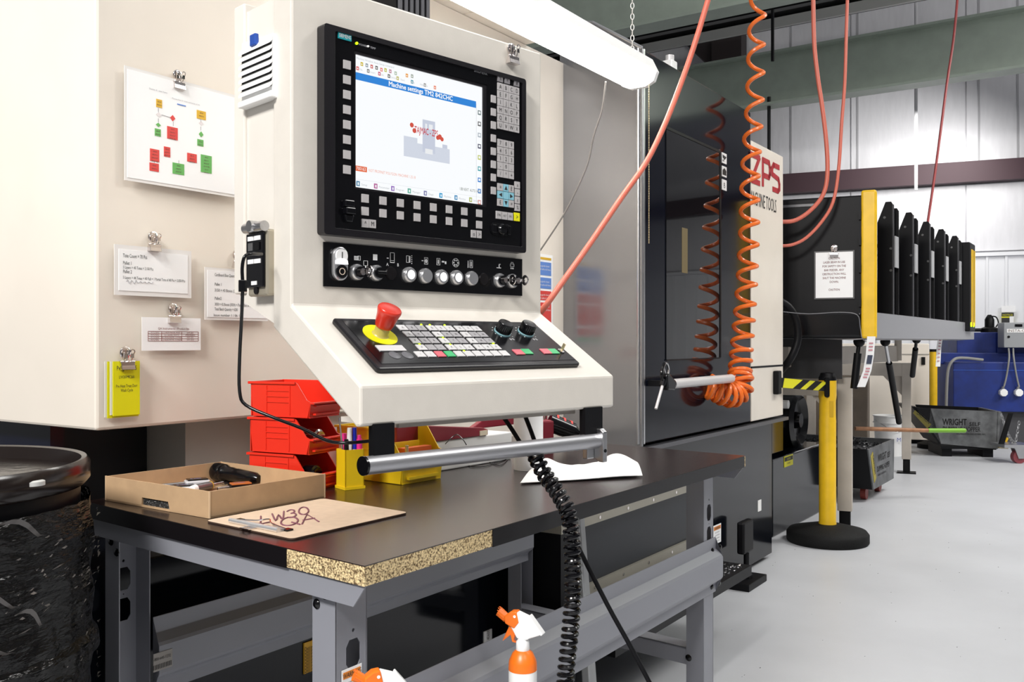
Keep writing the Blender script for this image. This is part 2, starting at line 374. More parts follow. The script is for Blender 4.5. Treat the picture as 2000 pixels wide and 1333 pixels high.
# lower body, glossy, with ledge
mb = MB(M); mb.box(-3.2, 1.70, 0.03, 0.9, 0.03, MBt-0.03); mb.box(1.70, 1.90, 0.03, 0.9, 0.585, MBt-0.03)
link('lower_body', mb, basepanel, mach, bevel=0.003)
link('ledge', MB(M).box(-0.95, xz+0.05, -0.02, 0.5, MBt-0.03, MBt-0.012), mat('ledge_steel', (0.1, 0.1, 0.11), 0.3, 0.6), mach)
# open bay beneath the cabinet: a black block stands in for its shade
link('shadow_bay', MB(M).box(s0+0.06, sc0-0.005, 0.30, 1.2, 0.1, cabz-0.005), mat('bay_shade_black', (0.004, 0.004, 0.006), 0.5), mach)
link('blue_skirt', MB(M).box(s0+0.05, s0+0.08, 0.25, 1.2, 0.5, cabz-0.002), mat('skirt_blue', (0.002, 0.003, 0.014), 0.3), mach)
# small label on lower body, levelling foot
x1, z1 = M.py(1480, 979, 0.03); x2, z2 = M.py(1486, 998, 0.03)
link('small_label', MB(M).box(x1, x2, 0.027, 0.03, z2, z1), white, mach)
FX = -.26
f = thing('levelling_foot', 'black levelling foot plate on the floor under the dark machine', 'foot', M.w((1.33+FX, 0.02, 0)))
link('base_plate', MB(M).box(1.20+FX, 1.46+FX, -0.11, 0.02, 0, 0.035), blackm, f, bevel=0.003)
link('bolt', MB(M).cyl((1.33+FX, -0.05, 0.03), (1.33+FX, -0.05, 0.16), 0.014), blackm, f)
link('bracket', MB(M).box(1.27+FX, 1.41+FX, -0.06, -0.02, 0.16, 0.32), blackm, f, bevel=0.01)
link('nut', MB(M).cyl((1.33+FX, -0.05, 0.035), (1.33+FX, -0.05, 0.06), 0.03, n=6), blackm, f)
# framed chip guard on the lower body, under and beyond the bench
YG = -0.14
ga = M.py(1112, 1030, YG); gb = M.py(1358, 950, YG); gc = M.py(1358, 1050, YG)
g = mach
zt_, zb_ = ga[1], gc[1]-0.02; xg0, xg1 = ga[0]-0.0, gb[0]+0.12
link('guard_panel', MB(M).box(xg0, xg1, YG, 0.02, zb_, zt_), mat('guard_panel', (0.012, 0.014, 0.019), 0.35, spec=.25), g)
trimm = mat('olive_trim', (0.30, 0.28, 0.23), 0.4, 0.3)
link('guard_trim', MB(M).box(xg0-0.1, xg1, YG-0.03, 0.0, zt_-0.005, zt_+0.025), trimm, g)
link('guard_trim', MB(M).box(xg0, xg1, YG-0.012, YG, zb_-0.01, zb_+0.025), trimm, g)
link('guard_post', MB(M).box(xg0-0.1, xg0-0.01, YG-0.028, 0.0, 0.1, zt_-0.006), blackm, g)
for k in range(5):
    xx = xg0+0.15+k*(xg1-xg0-0.2)/4.6
    link('guard_screw', MB(M).cyl((xx, YG-0.014, zb_+0.008), (xx, YG-0.011, zb_+0.008), 0.006, n=8), chrome, g)
    link('guard_screw', MB(M).cyl((xx, YG-0.032, zt_+0.01), (xx, YG-0.029, zt_+0.01), 0.006, n=8), chrome, g)
# metal shavings on the pan
pan = link('chip_pan', MB(M).box(xg0-0.1, xg1-0.06, YG-0.22, 0.03, zb_-0.12, zb_-0.08), blackm, g)
mb = MB(M)
for k in range(420):
    x = random.uniform(xg0, xg1-0.1); y = random.uniform(YG-0.21, YG-0.02); z = zb_-0.078; a = random.uniform(0, PI); r = random.uniform(.004, .012)
    mb.add([(x, y, z), (x+r*math.cos(a), y+r*math.sin(a), z+0.002), (x+r*0.5*math.sin(a), y, z+random.uniform(.002, .01))], [(0, 1, 2)])
mb.open = True
ch = link('shavings', mb, steel, pan); ch['kind'] = 'stuff'
# far low panel of the chip conveyor with caution sticker
YC = 0.20
p0 = M.py(1509, 899, YC); p1 = M.py(1600, 871, YC)
cv = thing('conveyor_housing', 'dark low conveyor housing with yellow caution sticker behind the yellow post', 'housing', M.w((p0[0], YC, 0)))
link('housing', MB(M).box(p0[0], p1[0]+0.15, YC, 0.5, 0.0, p0[1]), basepanel, cv, bevel=0.01)
x1, z1 = M.py(1531, 893, YC); x2, z2 = M.py(1548, 914, YC); z2 = z1-0.07
stk = link('caution_sticker', MB(M).box(x1, x2, YC-0.003, YC, z2, z1), acid, cv)
mb = MB(M); mb.box(x1+.006, x2-.006, YC-.0036, YC-.003, z1-.034, z1-.008); link('sticker_band', mb, ink, stk)
link('sticker_lettering', MB(M).text('CAUTION', ((x1+x2)/2, YC-.004, z1-.028), .02, al='C', sx=.75), acid, stk)
link('sticker_print', MB(M).text('HOT SURFACE', ((x1+x2)/2, YC-.0036, z1-.055), .014, al='C', sx=.7), ink, stk)
# round black blower behind the belt
cc = at(1565, 822, 6.45)
bl = thing('round_blower', 'black round blower housing with dial behind the yellow and black belt', 'blower', (cc.x, cc.y, 0.45))
mb = MB(M); q = M.l(cc)
mb.lathe([(0.001, 0.10), (0.18, 0.10), (0.21, 0.06), (0.21, -0.08), (0.17, -0.1), (0.14, -0.06), (0.06, -0.06), (0.05, -0.1), (0.001, -0.1)], (q.x, q.y+0.1, q.z), 32, 'y')
link('casing', mb, blackg, bl, smooth=True)
link('mounting_box', MB(M).box(q.x-0.3, q.x+0.24, q.y+0.2, q.y+0.5, 0.50, 1.03), blackm, bl)
dl = M.l(at(1540, 791, 6.1)); mb = MB(M); mb.cyl((dl.x, dl.y, dl.z), (dl.x, dl.y+.3, dl.z), 0.028)
link('dial', mb, white, bl, smooth=True)
# ================================================================ poster in the recess
YP = 0.366
x0, _ = M.py(1028, 560, YP); x1, zt = M.py(1078, 500, YP); _, zb = M.py(1078, 650, YP)
x0 = x1-0.26
po = thing('safety_poster', 'white poster of blue and red blocks on the cream panel right of the console', 'poster', M.w(((x0+x1)/2, YP, zb)))
link('sheet', MB(M).box(x0, x1, YP-0.004, YP, zb-0.05, zt), paper, po)
hh = zt-zb; rows = [(0.04, .07, famb), (.10, .27, fblue), (.30, .44, fblue), (.47, .59, fred), (.62, .90, fred), (.94, 1.05, fred), (1.07, 1.12, mgreen)]
for a, b, m in rows:
    for k in range(2):
        xa = x0+.012+k*.122
        bk = link('print_block', MB(M).box(xa, xa+.112, YP-.0052, YP-.004, zt-b*hh, zt-a*hh), m, po)
        if b-a > .1:
            mb = MB(M)
            for j in range(2): mb.text('work safe at all times' if j else 'keep guards closed', (xa+.012, YP-.0056, zt-a*hh-.02-j*.014), .011)
            link('print_lettering', mb, whiteink, bk)
# ================================================================ bulldog clip on a round magnet (prototype, faces -y)
def make_clip():
    r = thing('magnet_clip', '', 'clip', (0, 0, 0))
    mb = MB(); mb.lathe([(.001, 0), (.0125, 0), (.0135, -.002), (.0135, -.005), (.011, -.0065), (.001, -.0065)], (0, 0, .012), 24, 'y'); link('magnet_disc', mb, chrome, r, smooth=True)
    mb = MB(); mb.prism([(-.001, -.020), (-.006, -.006), (-.0115, -.004), (-.0135, -.006), (-.0145, -.0135), (-.0165, -.0225), (-.006, -.0225), (-.001, -.0225)][::1], -.0155, .0155, 'x')
    link('clip_jaw', mb, chrome, r, bevel=.0008)
    mb = MB(); mb.cyl((-.017, -.010, -.006), (.017, -.010, -.006), .0026, n=10); link('clip_spring', mb, chrome, r, smooth=True)
    for sx, yy in ((-.0045, -.012), (.006, -.019)):
        mb = MB()
        pts = [(sx-.003, -.010, -.005), (sx-.004, (yy-.010)/2, .006), (sx-.0045, yy, .013)]
        pts += [(sx+.0045*math.cos(a), yy-.001, .015+.0045*math.sin(a)) for a in (PI, PI*.75, PI*.5, PI*.25, 0)]
        pts += [(sx+.004, (yy-.010)/2, .006), (sx+.003, -.010, -.005)]
        mb.tube(pts, .0012, 6, 3); mb.box(sx-.0035, sx+.0035, yy-.0006, yy+.0006, .002, .011)
        link('clip_handle', mb, chrome, r, smooth=True)
    return r
clip0 = make_clip(); clips = []
def clip(F, x, z, y, label, s=1.0, rz=0):
    r = clip0 if not clips else copy_tree(clip0)
    clips.append(r); place(r, F.at((x, y, z)), s=s, rz=rz); r['label'] = label; r['group'] = 'bulldog clips on magnets'; return r
def clip_px(F, px, py, y, label, s=1.0, rz=0):
    x, z = F.py(px, py, y); return clip(F, x, z, y, label, s, rz)
# ---- sheets on the cream cabinet (face plane y=0 of M)
def sheet(px0, py0, px1, py1, label, name='pinned_sheet', h=None, lam=.006, m=paper, y=-.006, slant=0):
    x0, z0 = M.py(px0, py0, y); x1, _ = M.py(px1, py1, y); _, z1 = M.py(px0, py1, y)
    r = thing(name, label, 'paper', M.w(((x0+x1)/2, y, z1)))
    mb = MB(M); mb.box(x0-lam, x1+lam, y+.0008, y+.002, z1-lam, z0+lam) if lam else None
    if lam: link('laminate', mb, film, r)
    link('sheet', MB(M).box(x0, x1, y, y+.0007, z1, z0), m, r)
    return r, x0, x1, z1, z0
r, x0, x1, z1, z0 = sheet(249, 135, 466, 347, 'large laminated sheet with a coloured flow chart, topmost on the cream cabinet', y=-.014)
def fx(px): return M.py(px, 250, -.014)[0]
def fz(px, py): return M.py(px, py, -.014)[1]
# blocks given by zoomed pixel boxes of the chart
ZB = [(555, 333, 606, 403, famb, 0), (907, 432, 986, 505, famb, 0), (553, 443, 600, 487, paper, 1), (675, 468, 722, 523, fred, 1), (551, 535, 596, 573, fgreen, 1),
      (543, 588, 595, 652, fgreen, 0), (650, 573, 742, 680, fred, 0), (925, 610, 965, 662, fgreen, 1), (912, 681, 965, 738, fgreen, 0), (501, 765, 582, 872, fred, 0), (497, 886, 578, 957, fred, 0),
      (622, 745, 677, 832, fred, 0), (697, 888, 798, 984, fgreen, 0), (824, 803, 907, 878, fred, 0), (942, 818, 1037, 970, fgreen, 0), (737, 370, 812, 402, fblue, 2), (925, 520, 965, 560, paper, 1)]
for (a, b, c, d, m, k) in ZB:
    a, c = 180+a*.225, 180+c*.225; b, d = 120+b*.225, 120+d*.225
    xa, xb = fx(a), fx(c); za = fz((a+c)/2, b); zb = fz((a+c)/2, d)
    mb = MB(M); Y0, Y1 = -.0146, -.0141
    if k == 1: mb.prism([((xa+xb)/2, zb), (xb, (za+zb)/2), ((xa+xb)/2, za), (xa, (za+zb)/2)], Y0, Y1)
    elif k == 2: mb.box(xa, xb, Y0, Y1, zb+.006, za-.004)
    else: mb.box(xa, xb, Y0, Y1, zb, za)
    o = link('chart_block', mb, m if m != paper else mat('pale_print', (.75, .7, .7), .6), r)
    if k == 0:
        mb = MB(M); n = max(1, int((za-zb)/.006))
        for j in range(n): mb.text('abcd efgh'[:5+j % 4], ((xa+xb)/2, -.015, za-.006-j*.0065), .0045, al='C')
        link('chart_lettering', mb, mat('dark_print', (.12, .06, .05), .6), o)
mb = MB(M)
def ln(a, b, c, d, w=.0006):
    p = Vector((fx(a), 0, fz(a, b))); q = Vector((fx(c), 0, fz(c, d))); t = (q-p).normalized(); n = Vector((-t.z, 0, t.x))*w
    mb.quad(*[(v.x, -.0146, v.z) for v in (p-n, q-n, q+n, p+n)])
for L in [(309, 212, 309, 220), (309, 232, 309, 240), (315, 225, 332, 230), (392, 234, 392, 240), (392, 248, 392, 256), (338, 238, 338, 247), (301, 315, 301, 319), (349, 314, 349, 320)]: ln(*L)
mb.text('Process flow for totes and boxes at line', (fx(336), -.0146, fz(350, 197)), .0042)
mb.text('Station 4 : start here', (fx(291), -.0146, fz(300, 177)), .005)
link('chart_lines', mb, greyink, r)
clip_px(M, 345, 158, -.006, 'bulldog clip holding the large flow chart sheet on the cream cabinet', 0.85)
r, x0, x1, z1, z0 = sheet(232, 487, 367, 568, 'sheet reading Tote Count = 70 Pcs, clipped to the cream cabinet', y=-.01, lam=.009)
mb = MB(M)
for t, py, sz, f in [('Tote Count = 70 Pcs', 503, .0105, 287), ('Pallet 1', 517, .0095, 256), ('5 Layers = 45 Totes = 3,150 Pcs', 525, .0080, 299), ('Pallet 2', 534, .0095, 257), ('5 Layers = 44 Totes = 43 Full + 1 Partial Tote of 40 Pcs = 3,050 Pcs', 545, .0080, 361)]:
    xs_ = M.py(240, py, -.01)[0]; mb.text(t, (xs_, -.0104, M.py(240, py, -.01)[1]), sz, wm=M.py(f, py, -.01)[0]-xs_)
link('print_lettering', mb, ink, r)
mb = MB(M); zc = M.py(240, 550, -.01)[1]
pts = [(x0+.016+k*.0035, -.0106, zc+.004*math.sin(k*2.3)*(1 if k < 8 else .4)) for k in range(18)]
mb.tube(pts, .0004, 4, 3); link('handwriting', mb, greyink, r)
clip_px(M, 297, 474, -.006, 'bulldog clip above the Tote Count sheet', 0.85)
r, x0, x1, z1, z0 = sheet(405, 528, 520, 620, 'sheet reading Cardboard Box Quantity, half hidden behind the console', y=-.012, lam=.006)
mb = MB(M)
for t, py, sz, f in [('Cardboard Box Quantity LW30', 540, .0095, 473), ('Pallet 1', 558.5, .009, 432), ('3150 = 43 Boxes (3096) + 1 Partial', 570, .009, 489), ('Pallet2', 586, .009, 432), ('3050 = 42 Boxes (3024) + Partial Box of 26 Pcs', 597.5, .009, 497), ('Total Batch Quantity = 6200', 607, .009, 464)]:
    xs_ = M.py(419, py, -.012)[0]; mb.text(t, (xs_, -.0124, M.py(419, py, -.012)[1]), sz, wm=M.py(f, py, -.012)[0]-xs_)
mb.text('Issue number 1 / 06 19', (M.py(417, 621, -.012)[0], -.0124, z1+.002), .008)
link('print_lettering', mb, ink, r)
clip_px(M, 461, 508, -.006, 'bulldog clip above the box quantity sheet at the left edge of the console', 0.85)
r, x0, x1, z1, z0 = sheet(277, 620, 392, 686, 'small sheet with a four row table, centre of the cream cabinet', y=-.01, lam=0)
mb = MB(M); xa, xb = M.py(289, 650, -.01)[0], M.py(387, 650, -.01)[0]; za, zb_ = M.py(289, 648, -.01)[1], M.py(289, 667, -.01)[1]
rh = (za-zb_)/4; cw = [0, .26, .66, 1]
for k in range(5): mb.box(xa, xb, -.0106, -.0101, za-k*rh-.0004, za-k*rh+.0004)
for k in cw: mb.box(xa+(xb-xa)*k-.0004, xa+(xb-xa)*k+.0004, -.0106, -.0101, zb_, za)
for j, rr in enumerate([('M1TLITEM2', '1-2 MICROMETER, POINT', 'WPT-1857'), ('M1TLITEM2', '0-6 CALIPER, DIGITAL', '479BN0068004'), ('M1TLITEM2', '0-1 MICROMETER, OUTSIDE', 'WPT-1851'), ('M1TLITEM2', '1-2 MICROMETER, OUTSIDE', 'WPT-1854')]):
    for q in range(3): mb.text(rr[q], (xa+(xb-xa)*(cw[q]+cw[q+1])/2, -.0106, za-(j+.78)*rh), .0040, al='C', sx=.95)
mb.text('QA Instruments : Product list', ((xa+xb)/2, -.0106, za+.004), .0062, al='C')
link('table_print', mb, mat('brown_print', (.25, .08, .07), .6), r)
clip_px(M, 336, 614, -.006, 'bulldog clip above the small four row table sheet', 0.85)
# yellow program cards
y = -.016; xa, za = M.py(221, 707, y); xb, _ = M.py(273, 707, y); _, zb = M.py(221, 814, y)
r = thing('program_cards', 'stack of laminated acid yellow program cards, lowest on the cream cabinet', 'cards', M.w((xa, y, zb)))
for k in range(4):
    link('card', MB(M).box(xa-.004*k, xb+.002*(3-k) if k else xb, y+.001+k*.0028, y+.0022+k*.0028, zb-.002*k+(0.004 if k % 2 else 0), za), film if k % 2 else acid, r)
link('card', MB(M).box(xa, xb, y-.0004, y+.0006, zb, za), acid, r)
mb = MB(M)
def yz(py): return M.py(245, py, y)[1]
for t, py, sz, wpx in [('Program # 5', 724, .0125, .74), ('LW30/MK266', 740, .0085, .57), ('Pre Heat Treat Durr', 757.5, .0085, .80), ('Wash Cycle', 766, .0085, .46)]:
    mb.text(t, ((xa+xb)/2, y-.0008, yz(py)), sz, al='C', wm=(xb-xa)*wpx)
link('print_lettering', mb, ink, r)
clip_px(M, 243, 702, -.010, 'bulldog clip holding the yellow program cards', 0.95)

# ================================================================ control console
con = thing('control_console', 'swivelled cream machine control console with screen and key desk above the bench', 'console', C.w((0.24, 0.1, 1.09)))
YB = 0.02
xl, _ = C.py(578, 400, YB); xr, ztop = C.py(1057, 104, YB)
zc = C.py(578, 598, YB)[1]
xq, zq = C.py(704, 755, -.177); xq2, zq2 = C.py(1187.5, 726, -.177)
zbt = C.py(704, 834, -.177)[1]
xr = max(xr, xq2-.0); xl = min(xl, xq)
p1 = C.px(533, 640, xl); p2 = C.px(476, 585, xl)
yv = C.px(533, 300, xl)[0]
prof = [(YB, ztop), (YB, zc), (-.177, zq), (-.177, zbt), (-.165, zbt-.002), (yv, C.px(533, 640, xl)[1]), (yv, ztop)]
print('console', xl, xr, ztop, zc, zq, zbt, yv, p1, p2)
link('housing', MB(C).prism(prof, xl, xr, 'x'), cream2, con, bevel=.004)
yb2 = C.px(470, 300, xl+.008)[0]
link('rear_housing', MB(C).prism([(yv-.01, ztop-.02), (yv-.01, p1[1]), (yb2, p2[1]), (yb2, ztop-.02)], xl+.007, xr-.02, 'x'), offwhite, con)
ybk = C.px(480, 300, xl+.004)[0]
link('rear_door', MB(C).box(xl+.001, xr-.02, ybk, yb2+.012, p2[1]+.01, ztop-.005), offwhite, con, bevel=.003)
# arm above
x1, z1 = C.py(736, -5, .1); x2, _ = C.py(800, -5, .1)
arm = con
link('bellows', MB(C).box(x1, x2, .04, .14, ztop+.0, ztop+.5), blackm, arm)
for k in range(6): link('bellows_rib', MB(C).box(x1+.004+k*(x2-x1)/6, x1+.006+k*(x2-x1)/6+.004, .034, .04, ztop, ztop+.4), mat('rib_grey', (.1, .1, .11), .4), arm)
# side vent (on the x = xl side)
xv = xl+.007
def sd(px, py): return C.px(px, py, xv-.014)
v = link('vent_frame', MB(C).prism([sd(471, 84), sd(533, 64), sd(533, 186), sd(471, 204)], xv-.014, xv, 'x'), white, con, bevel=.003)
ya, yb_ = sd(533, 100)[0]+.004, sd(471, 100)[0]-.004; zA = sd(500, 96)[1]; zB = sd(500, 180)[1]
link('vent_opening', MB(C).box(xv-.0150, xv-.0142, ya, yb_, zB, zA), blackm, v)
for k in range(7):
    z = zA+.004-(k)*(zA-zB)/6
    link('louvre', MB(C).hexa([(xv-.020, ya-.003, z-.007), (xv-.014, ya-.003, z-.001), (xv-.014, yb_+.003, z-.001), (xv-.020, yb_+.003, z-.007)],
         [(xv-.020, ya-.003, z-.003), (xv-.014, ya-.003, z+.006), (xv-.014, yb_+.003, z+.006), (xv-.020, yb_+.003, z-.003)]), white, v)
ba, bz = sd(506, 66); bc, bd = sd(495, 94)
link('vent_badge', MB(C).box(xv-.022, xv-.014, ba, bc, bd, bz), mat('badge_blue', (.01, .06, .32), .4), v, bevel=.002)
link('vent_lip', MB(C).box(xv-.020, xv-.002, ya-.006, yb_+.006, sd(500, 196)[1]-.006, sd(500, 186)[1]-.004), white, v, bevel=.002)
# side socket box
xs = xv-.020
sy0, sz0 = C.px(521, 442, xs); sy1 = C.px(484, 500, xs)[0]; sz1 = C.px(521, 578, xs)[1]
so = con
link('socket_case', MB(C).box(xs, xv, sy0-.0, sy1, sz1, sz0-.004), mat('socket_grey', (.42, .38, .30), .35, .5), so, bevel=.004)
pa, pb = sy0+.003, sy1-.002; pz0, pz1 = C.px(503, 456, xs)[1], C.px(503, 563, xs)[1]
link('face_plate', MB(C).box(xs-.005, xs, pa, pb, pz1, pz0), blackg, so, bevel=.003)
w_ = (pb-pa); hz = pz0-pz1
def cell(a, b, c, d, m, nm, t=.0062):
    link(nm, MB(C).box(xs-t, xs-.005, pa+a*w_, pa+b*w_, pz1+c*hz, pz1+d*hz), m, so)
for a, b in ((.14, .48), (.52, .86)):
    cell(a, b, .86, .94, white, 'label_field'); cell(a, b, .44, .52, white, 'label_field')
cell(.35, .65, .05, .12, white, 'label_field')
cell(.18, .45, .68, .82, blackm, 'data_port', .007); cell(.55, .82, .68, .82, steel, 'data_port', .0066)
link('lock_barrel', MB(C).cyl((xs-.016, (sy0+sy1)/2, sz0+.001), (xs+.004, (sy0+sy1)/2, sz0+.001), .010), steel, so, smooth=True)
link('hinge_barrel', MB(C).cyl((xs-.004, sy0, sz0), (xs-.004, sy1, sz0), .009), steel, so, smooth=True)
link('lock_barrel', MB(C).cyl((xs-.003, (sy0+sy1)/2, sz1+.010), (xs+.004, (sy0+sy1)/2, sz1+.010), .007), blackm, so, smooth=True)
# ---- monitor panel
def emis(n, col, e):
    if n in MATS: return MATS[n]
    m = mat(n, (.01, .01, .01), .35, spec=.3); b = m.node_tree.nodes['Principled BSDF']
    b.inputs['Emission Color'].default_value = (*col, 1); b.inputs['Emission Strength'].default_value = e; return m
mz0 = C.py(631, 458, 0)[1]; mz1 = C.py(633, 45, 0)[1]; mx1 = C.py(1026.5, 300, 0)[0]
mon = con
sx0, sz1_ = C.py(694, 106, .004); sx1, _ = C.py(953, 166, .004); sz0_ = C.py(693, 366, .004)[1]
sx1 = C.py(943, 200, .004)[0]
print('monitor', mx1, mz0, mz1, 'screen', sx0, sx1, sz0_, sz1_)
def rrect(x0, x1, z0, z1, r, n=5):
    o = []
    for cx, cz, a in ((x1-r, z1-r, 0), (x0+r, z1-r, PI/2), (x0+r, z0+r, PI), (x1-r, z0+r, 1.5*PI)):
        o += [(cx+r*math.cos(a+k*PI/2/n), cz+r*math.sin(a+k*PI/2/n)) for k in range(n+1)]
    return o
link('bezel', MB(C).plate(rrect(0, mx1, mz0, mz1, .006), [rrect(.022, mx1-.010, mz0+.012, mz1-.009, .003)], -.002, YB), bezel, mon, bevel=.002)
IN = .0015
link('fascia', MB(C).plate(rrect(.022, mx1-.010, mz0+.012, mz1-.009, .003), [rrect(sx0-.004, sx1+.010, sz0_-.004, sz1_+.006, .002)], IN, YB), blackg, mon)
link('screen_surround', MB(C).plate(rrect(sx0-.004, sx1+.010, sz0_-.004, sz1_+.006, .002), [rrect(sx0, sx1, sz0_, sz1_, .001)], .003, YB), bezel, mon)
scr = emis('screen_white', (.93, .95, .97), .66)
screen = link('screen', MB(C).rect(sx0, sx1, sz0_, sz1_, .006), scr, mon)
SW = sx1-sx0; SH = sz1_-sz0_
def se(col): return emis('screen_%d_%d_%d' % tuple(int(c*100) for c in col), col, .66)
def sr(a, b, c, d, col, nm='screen_element', y=.0055):   # fractions of the screen
    return link(nm, MB(C).rect(sx0+a*SW, sx0+b*SW, sz0_+c*SH, sz0_+d*SH, y), se(col), screen)
sr(0, .945, .812, .868, (.02, .22, .66), 'title_bar')
link('title_lettering', MB(C).text('Machine settings TM2 842CHC', (sx0+.24*SW, .005, sz0_+.8235*SH), .0122, wm=.50*SW, bold=.022), se((.95, .95, .95)), screen)
sr(.945, .949, 0, .85, (.7, .72, .75)); sr(0, 1, .062, .064, (.65, .68, .72))
icons = [(.04, .925, (.6, .45, 0)), (.075, .925, (.25, .3, .35)), (.11, .925, (.6, .1, .1)), (.145, .925, (.1, .1, .1)), (.18, .92, (.8, .2, .2)), (.21, .925, (.5, .5, .05)), (.245, .925, (.5, .2, .3)), (.285, .92, (.4, .5, .4)), (.37, .925, (.8, .3, .02)), (.41, .93, (.3, .35, .3)),
         (.01, .885, (.7, .1, .1)), (.085, .885, (.2, .2, .2)), (.165, .885, (.6, .1, .2)), (.235, .885, (.1, .1, .1)), (.30, .885, (.5, .45, .1)), (.41, .885, (.05, .3, .4)), (.51, .885, (.3, .3, .3)), (.59, .885, (.8, .2, .1))]
for a, c, col in icons:
    sr(a, a+.018, c, c+.028, col, 'screen_icon'); sr(a+.004, a+.012, c+.007, c+.018, (.9, .9, .85), 'screen_icon', .0052)
mb = MB(C)
for k, t in enumerate(['File', 'Insert', 'Edit', 'Extras', 'Start', 'View', 'Help line']): mb.text(t, (sx0+(.03+k*.075)*SW, .0052, sz0_+.888*SH), .005)
mb.text('Machine Window Axes Setup command', (sx0+.01*SW, .0052, sz0_+.968*SH), .005)
link('menu_lettering', mb, se((.45, .48, .5)), screen)
# picture of the machine on the screen
pc = (.55, .59, .70)
sr(.355, .72, .30, .42, (.62, .66, .75), 'picture'); sr(.50, .60, .36, .62, pc, 'picture', .0053); sr(.355, .46, .36, .46, (.62, .66, .75), 'picture')
sr(.52, .58, .35, .39, (.80, .82, .84), 'picture', .0050); sr(.52, .535, .55, .59, (.8, .82, .85), 'picture', .005); sr(.55, .58, .55, .59, (.8, .82, .85), 'picture', .005); sr(.66, .70, .42, .45, pc, 'picture')
link('picture_lettering', MB(C).text('TAJMAC - ZPS', (sx0+.435*SW, .0045, sz0_+.50*SH), .0175, wm=.185*SW, bold=.012), se((.55, .04, .06)), screen)
for a, c, rr in ((.415, .555, .0045), (.435, .515, .0045), (.62, .495, .004), (.637, .505, .005), (.655, .49, .004)):
    mb = MB(C); mb.quad(*[(p[0], .0048, p[1]) for p in circ(sx0+a*SW, sz0_+c*SH, rr)]); link('picture_dot', mb, se((.62, .08, .05)), screen)
sr(0, .085, .125, .165, (.75, .12, .03), 'alarm_field')
link('alarm_lettering', MB(C).text('700163', (sx0+.008*SW, .005, sz0_+.133*SH), .0085, sx=.8), se((.9, .9, .9)), screen)
link('alarm_lettering', MB(C).text('NOT PROFINET POLYGON: MACHINE 1.25.18', (sx0+.095*SW, .005, sz0_+.133*SH), .0072, sx=.72), se((.85, .35, .25)), screen)
link('status_lettering', MB(C).text('\\ BB NEXT  AUTO 14:23', (sx0+.80*SW, .005, sz0_+.098*SH), .008, sx=.66), se((.12, .15, .12)), screen)
for k, col in enumerate([(.1, .25, .4), (.45, .1, .3), (.3, .15, .5), (.1, .4, .3), (.2, .2, .4), (.0, .3, .6), (.05, .25, .5), (.4, .45, .1)]):
    sr(.01+k*.125, .035+k*.125, .012, .05, col, 'screen_icon'); sr(.018+k*.125, .028+k*.125, .02, .04, (.85, .9, .9), 'screen_icon', .0052)
mb = MB(C)
for k, t in enumerate(['Setup', 'Parameter', 'Program', 'Manager', 'Diagn', 'Machine', 'Monitor', 'Service']): mb.text(t, (sx0+(.045+k*.125)*SW, .0052, sz0_+.02*SH), .0055)
link('softkey_lettering', mb, se((.45, .48, .5)), screen)
for k in range(9):
    c_ = .78-.095*k; col = [(.15, .2, .2), (.1, .1, .1), (.4, .45, .5), (.05, .05, .1), (.5, .55, .1), (.05, .35, .4), (.02, .2, .6), (.02, .2, .6), (.7, .3, .25)][k]
    sr(.96, .988, c_-.02, c_+.018, col, 'screen_icon'); sr(.966, .982, c_-.01, c_+.010, (.9, .93, .95), 'screen_icon', .0052)
# keys on the fascia
def key(px=None, py=None, x=None, z=None, w=.0145, h=.0145, m=keygrey, nm='key', t=''):
    if px is not None: x, z = C.py(px, py, 0)
    o = link(nm, MB(C).box(x-w/2, x+w/2, -.0006, IN, z-h/2, z+h/2), m, mon)
    if t: link('key_lettering', MB(C).text(t, (x, -.001, z-h*.28), h*.8, al='C', sx=.8), ink, o)
    return x, z
xk, za = C.py(678, 127, 0); _, zb = C.py(678, 332, 0)
for k in range(8): key(x=xk, z=za+(zb-za)*k/7)
xk, za = C.py(964, 194, 0); _, zb = C.py(964, 373, 0)
for k in range(8): key(x=xk, z=za+(zb-za)*k/7, w=.0125)
xa, z1k = C.py(713.4, 389.4, 0); xb, z1b = C.py(936.2, 416.4, 0); _, z2k = C.py(713.4, 413.2, 0)
for k in range(8):
    for zz_ in ((z1k+z1b)/2, z2k): key(x=xa+(xb-xa)*k/7, z=zz_)
key(713.4, 436.8, t='^', m=keygrey); key(727.4, 438, t='M'); key(925, 457.5, t='o', w=.012); key(935.8, 458.6, t='>', w=.012)
# alphanumeric block
gx0, gz0 = C.py(977, 169.9, 0); gx1, _ = C.py(1009, 169.9, 0); _, gz5 = C.py(977, 245.4, 0)
cols = [gx0+(gx1-gx0)*k/3 for k in range(4)]; dz = (gz0-gz5)/5; cwid = (gx1-gx0)/3*.93
letters = 'ABCDEFGHIJKLMNOPQRSTUVWXYZ()'
for rr in range(6):
    for q in range(4): key(x=cols[q], z=gz0-rr*dz, w=cwid, h=dz*.94, t=letters[rr*4+q])
for q in (0, 1, 3): key(x=cols[q]+(.004 if q == 1 else 0), z=gz0+dz*1.05, w=cwid, h=dz*.85, m=mat('key_dark', (.2, .19, .2), .5), t='%=#'[min(q, 2)])
_, gn = C.py(977, 279.6, 0); _, gn4 = C.py(977, 339.5, 0); dn = (gn-gn4)/4
for rr, row in enumerate(['789', '456', '123', '-0.', '/*+']):
    for q in range(3): key(x=cols[q], z=gn-rr*dn, w=cwid, h=dn*.94, t=row[q])
_, gc0 = C.py(977, 366, 0); _, gc2 = C.py(977, 396, 0); dc = (gc0-gc2)/2
